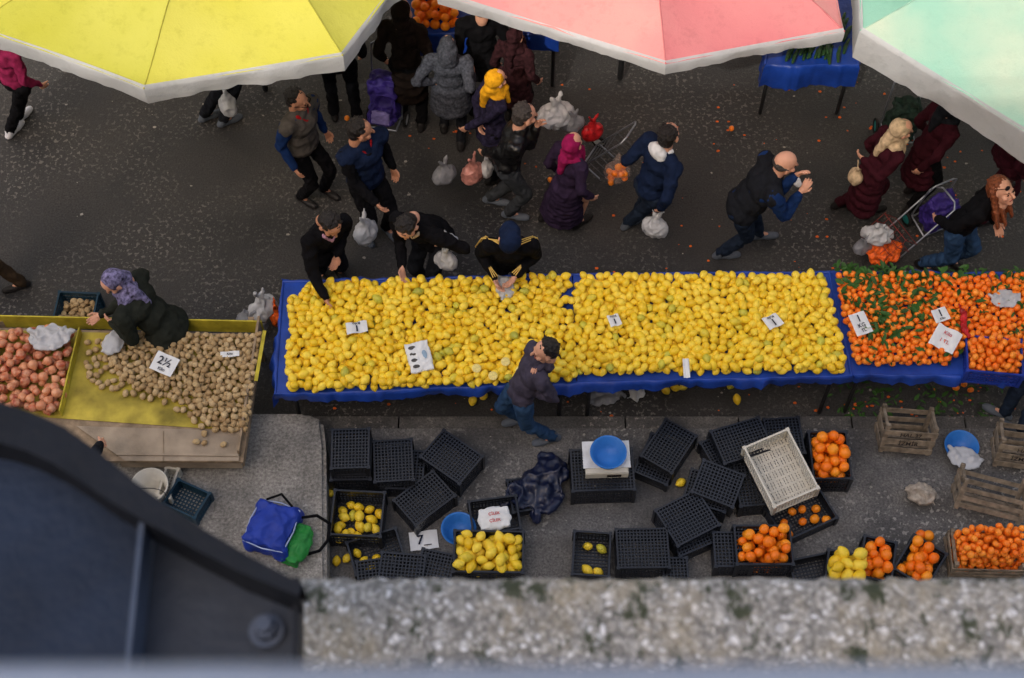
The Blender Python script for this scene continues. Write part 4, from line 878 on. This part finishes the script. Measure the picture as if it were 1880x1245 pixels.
# ---------------------------------------------------------------- bridge
def parapetmat():
    m,nt,b=newmat('exposed_aggregate'); L=nt.links; tc=nd(nt,'ShaderNodeTexCoord')
    wn=nd(nt,'ShaderNodeTexNoise'); wn.inputs['Scale'].default_value=40; L.new(tc.outputs['Object'],wn.inputs['Vector'])
    wm_=nd(nt,'ShaderNodeMixRGB'); wm_.inputs[0].default_value=.02; L.new(tc.outputs['Object'],wm_.inputs[1]); L.new(wn.outputs['Color'],wm_.inputs[2])
    v=nd(nt,'ShaderNodeTexVoronoi'); v.inputs['Scale'].default_value=125; v.inputs['Randomness'].default_value=1; L.new(wm_.outputs[0],v.inputs['Vector'])
    r=nd(nt,'ShaderNodeValToRGB'); e=r.color_ramp.elements; s=nd(nt,'ShaderNodeSeparateColor'); L.new(v.outputs['Color'],s.inputs[0]); L.new(s.outputs[0],r.inputs['Fac'])
    e[0].color=(.2,.195,.185,1); e[1].color=(.78,.79,.82,1); x=e.new(.5); x.color=(.36,.35,.33,1); x=e.new(.86); x.color=(.47,.46,.44,1)
    dr=nd(nt,'ShaderNodeMapRange'); dr.inputs['From Min'].default_value=.3; dr.inputs['From Max'].default_value=.6; dr.inputs['To Min'].default_value=1; dr.inputs['To Max'].default_value=.6; L.new(v.outputs['Distance'],dr.inputs['Value'])
    mu=nd(nt,'ShaderNodeVectorMath',operation='SCALE'); L.new(r.outputs['Color'],mu.inputs[0]); L.new(dr.outputs[0],mu.inputs['Scale'])
    def mask(scale,a,bb_,cin,colr,off,amt=1):
        n=nd(nt,'ShaderNodeTexNoise'); n.inputs['Scale'].default_value=scale; n.inputs['Detail'].default_value=8; n.inputs['Roughness'].default_value=.7; mp=nd(nt,'ShaderNodeMapping'); mp.inputs['Location'].default_value=(off,off,0); mp.inputs['Scale'].default_value=(1,.6,1)
        L.new(tc.outputs['Object'],mp.inputs['Vector']); L.new(mp.outputs[0],n.inputs['Vector'])
        k=nd(nt,'ShaderNodeMapRange'); k.inputs['From Min'].default_value=a; k.inputs['From Max'].default_value=bb_; k.inputs['To Max'].default_value=amt; L.new(n.outputs['Fac'],k.inputs['Value'])
        mx=nd(nt,'ShaderNodeMixRGB'); L.new(k.outputs[0],mx.inputs[0]); L.new(cin,mx.inputs[1]); mx.inputs[2].default_value=(*colr,1); return mx.outputs[0]
    o=mask(9,.48,.72,mu.outputs[0],(.36,.3,.19),3,.7); o=mask(20,.545,.6,o,(.024,.034,.012),9,.95); o=mask(42,.58,.64,o,(.05,.055,.036),5,.85)
    L.new(o,b.inputs['Base Color']); b.inputs['Roughness'].default_value=.85
    bp=nd(nt,'ShaderNodeBump'); bp.inputs['Strength'].default_value=.7; bp.inputs['Distance'].default_value=.004; bp.invert=True; L.new(v.outputs['Distance'],bp.inputs['Height']); L.new(bp.outputs[0],b.inputs['Normal'])
    return m
ey=P(940,1056,10.15).y
be=ob('bridge',None,(0,-1,9.2),label='concrete pedestrian bridge edge with mossy ledge and steel rail',cat='bridge')
m=MB(); m.box((0,-1.6+.3,.45),(40,3.4,.5)); ob('deck',mkmesh(m,'deck',[conc]),parent=be)
m=MB(); nx=1600; ys=[ey-.34,ey-.25,ey-.2,ey-.15,ey-.1,ey-.06,ey-.03,ey-.012,ey,ey+.002,ey]; zs=[10.148,10.15,10.15,10.15,10.15,10.15,10.15,10.146,10.135,10.0,9.2]
vs=[(-8+16*i/nx,y+.006*noise.noise((i*.3,j*1.5,0))+.004*noise.noise((i*.9,j,3)) ,z+.006*noise.noise((i*.5,j*1.2,5))) for j,(y,z) in enumerate(zip(ys,zs)) for i in range(nx+1)]
m.add(vs,[(j*(nx+1)+i,j*(nx+1)+i+1,(j+1)*(nx+1)+i+1,(j+1)*(nx+1)+i) for j in range(10) for i in range(nx)])
m.v=[(x,y+1,z-9.2) for x,y,z in m.v]
ob('ledge',mkmesh(m,'ledge',[parapetmat()],smooth=True),parent=be)
railM=M('rail_grey_paint',(122,132,150),rough=.5,var=.1)
q=P(940,1304,11.7); m=MB(); m.cap((-8,q.y+1,11.7-9.2),(8,q.y+1,11.7-9.2),.015,.015,16); ob('handrail',mkmesh(m,'handrail',[railM],smooth=True),parent=be)
stD=M('steel_dark_paint',(20,23,30),rough=.5,var=.3,scale=10); stB=M('steel_blue_paint',(30,40,58),rough=.5,var=.35,scale=6); stG=M('steel_grey_paint',(48,53,63),rough=.5,var=.35,scale=7); stL=M('steel_light_edge',(66,76,94),rough=.5,var=.2); stBo=M('bolt_steel',(70,78,94),rough=.45,var=.2)
zg=10.55
ge=ob('steel_bracket',None,P(250,1050,zg),label='dark painted curved steel bracket bolted to the bridge',cat='steel bracket'); gb=ge.location.copy()
curve=[(-120,705),(0,738),(60,757),(120,785),(180,828),(240,878),(310,930),(380,975),(460,1022),(556,1072)]
def px(pts,z): return [P(u,v,z) for u,v in pts]
cv=px(curve,zg+.06)
inner=[(-120,790),(0,812),(50,828),(100,852),(150,884),(205,922),(280,965),(355,1006),(440,1050),(548,1094)]
ci=px(inner,zg+.06); n=len(cv)
m=MB(); m.add(cv+ci+[p-V((0,0,.06)) for p in cv]+[p-V((0,0,.06)) for p in ci],[(i,i+1,n+i+1,n+i) for i in range(n-1)]+[(2*n+i,2*n+i+1,i+1,i) for i in range(n-1)]+[(n+i,n+i+1,3*n+i+1,3*n+i) for i in range(n-1)])
ob('flange',mkmesh(m,'flange',[stD],gb),parent=ge)
pl=px(inner,zg-.02)+px([(550,1300),(245,1300),(-120,1300)],zg-.02)
m=MB(); m.add(pl+[p-V((0,0,.02)) for p in pl],[tuple(range(len(pl)))]); ob('web_plate',mkmesh(m,'web_plate',[stG],gb),parent=ge)
pl=px([(-120,815),(60,835),(150,888),(262,955),(230,1300),(-120,1300)],zg+.01); m=MB(); m.add(pl,[tuple(range(len(pl)))]); ob('side_plate',mkmesh(m,'side_plate',[stB],gb),parent=ge)
a=P(272,955,zg+.015); b=P(238,1300,zg+.015); m=MB(); d=b-a; m.box((a+b)/2,(d.length,.006,.06),Matrix.Rotation(math.atan2(d.y,d.x),3,'Z')); ob('rib',mkmesh(m,'rib',[stL],gb),parent=ge)
a=P(549,1075,zg-.0); b=P(546,1300,zg-.0); m=MB(); d=b-a; m.box((a+b)/2,(d.length,.006,.05),Matrix.Rotation(math.atan2(d.y,d.x),3,'Z')); ob('rib',mkmesh(m,'rib',[stD],gb),parent=ge)
p=P(490,1160,zg-.015); m=MB(); m.lathe([(.02,0),(.02,.005),(.013,.005)],20,c=p); m.lathe([(.013,.005),(.013,.016),(.001,.016)],6,c=p); m.lathe([(.008,.016),(.008,.028),(.001,.028)],12,c=p); ob('bolt',mkmesh(m,'bolt',[stBo],gb),parent=ge)
print('total',time.time()-T0)
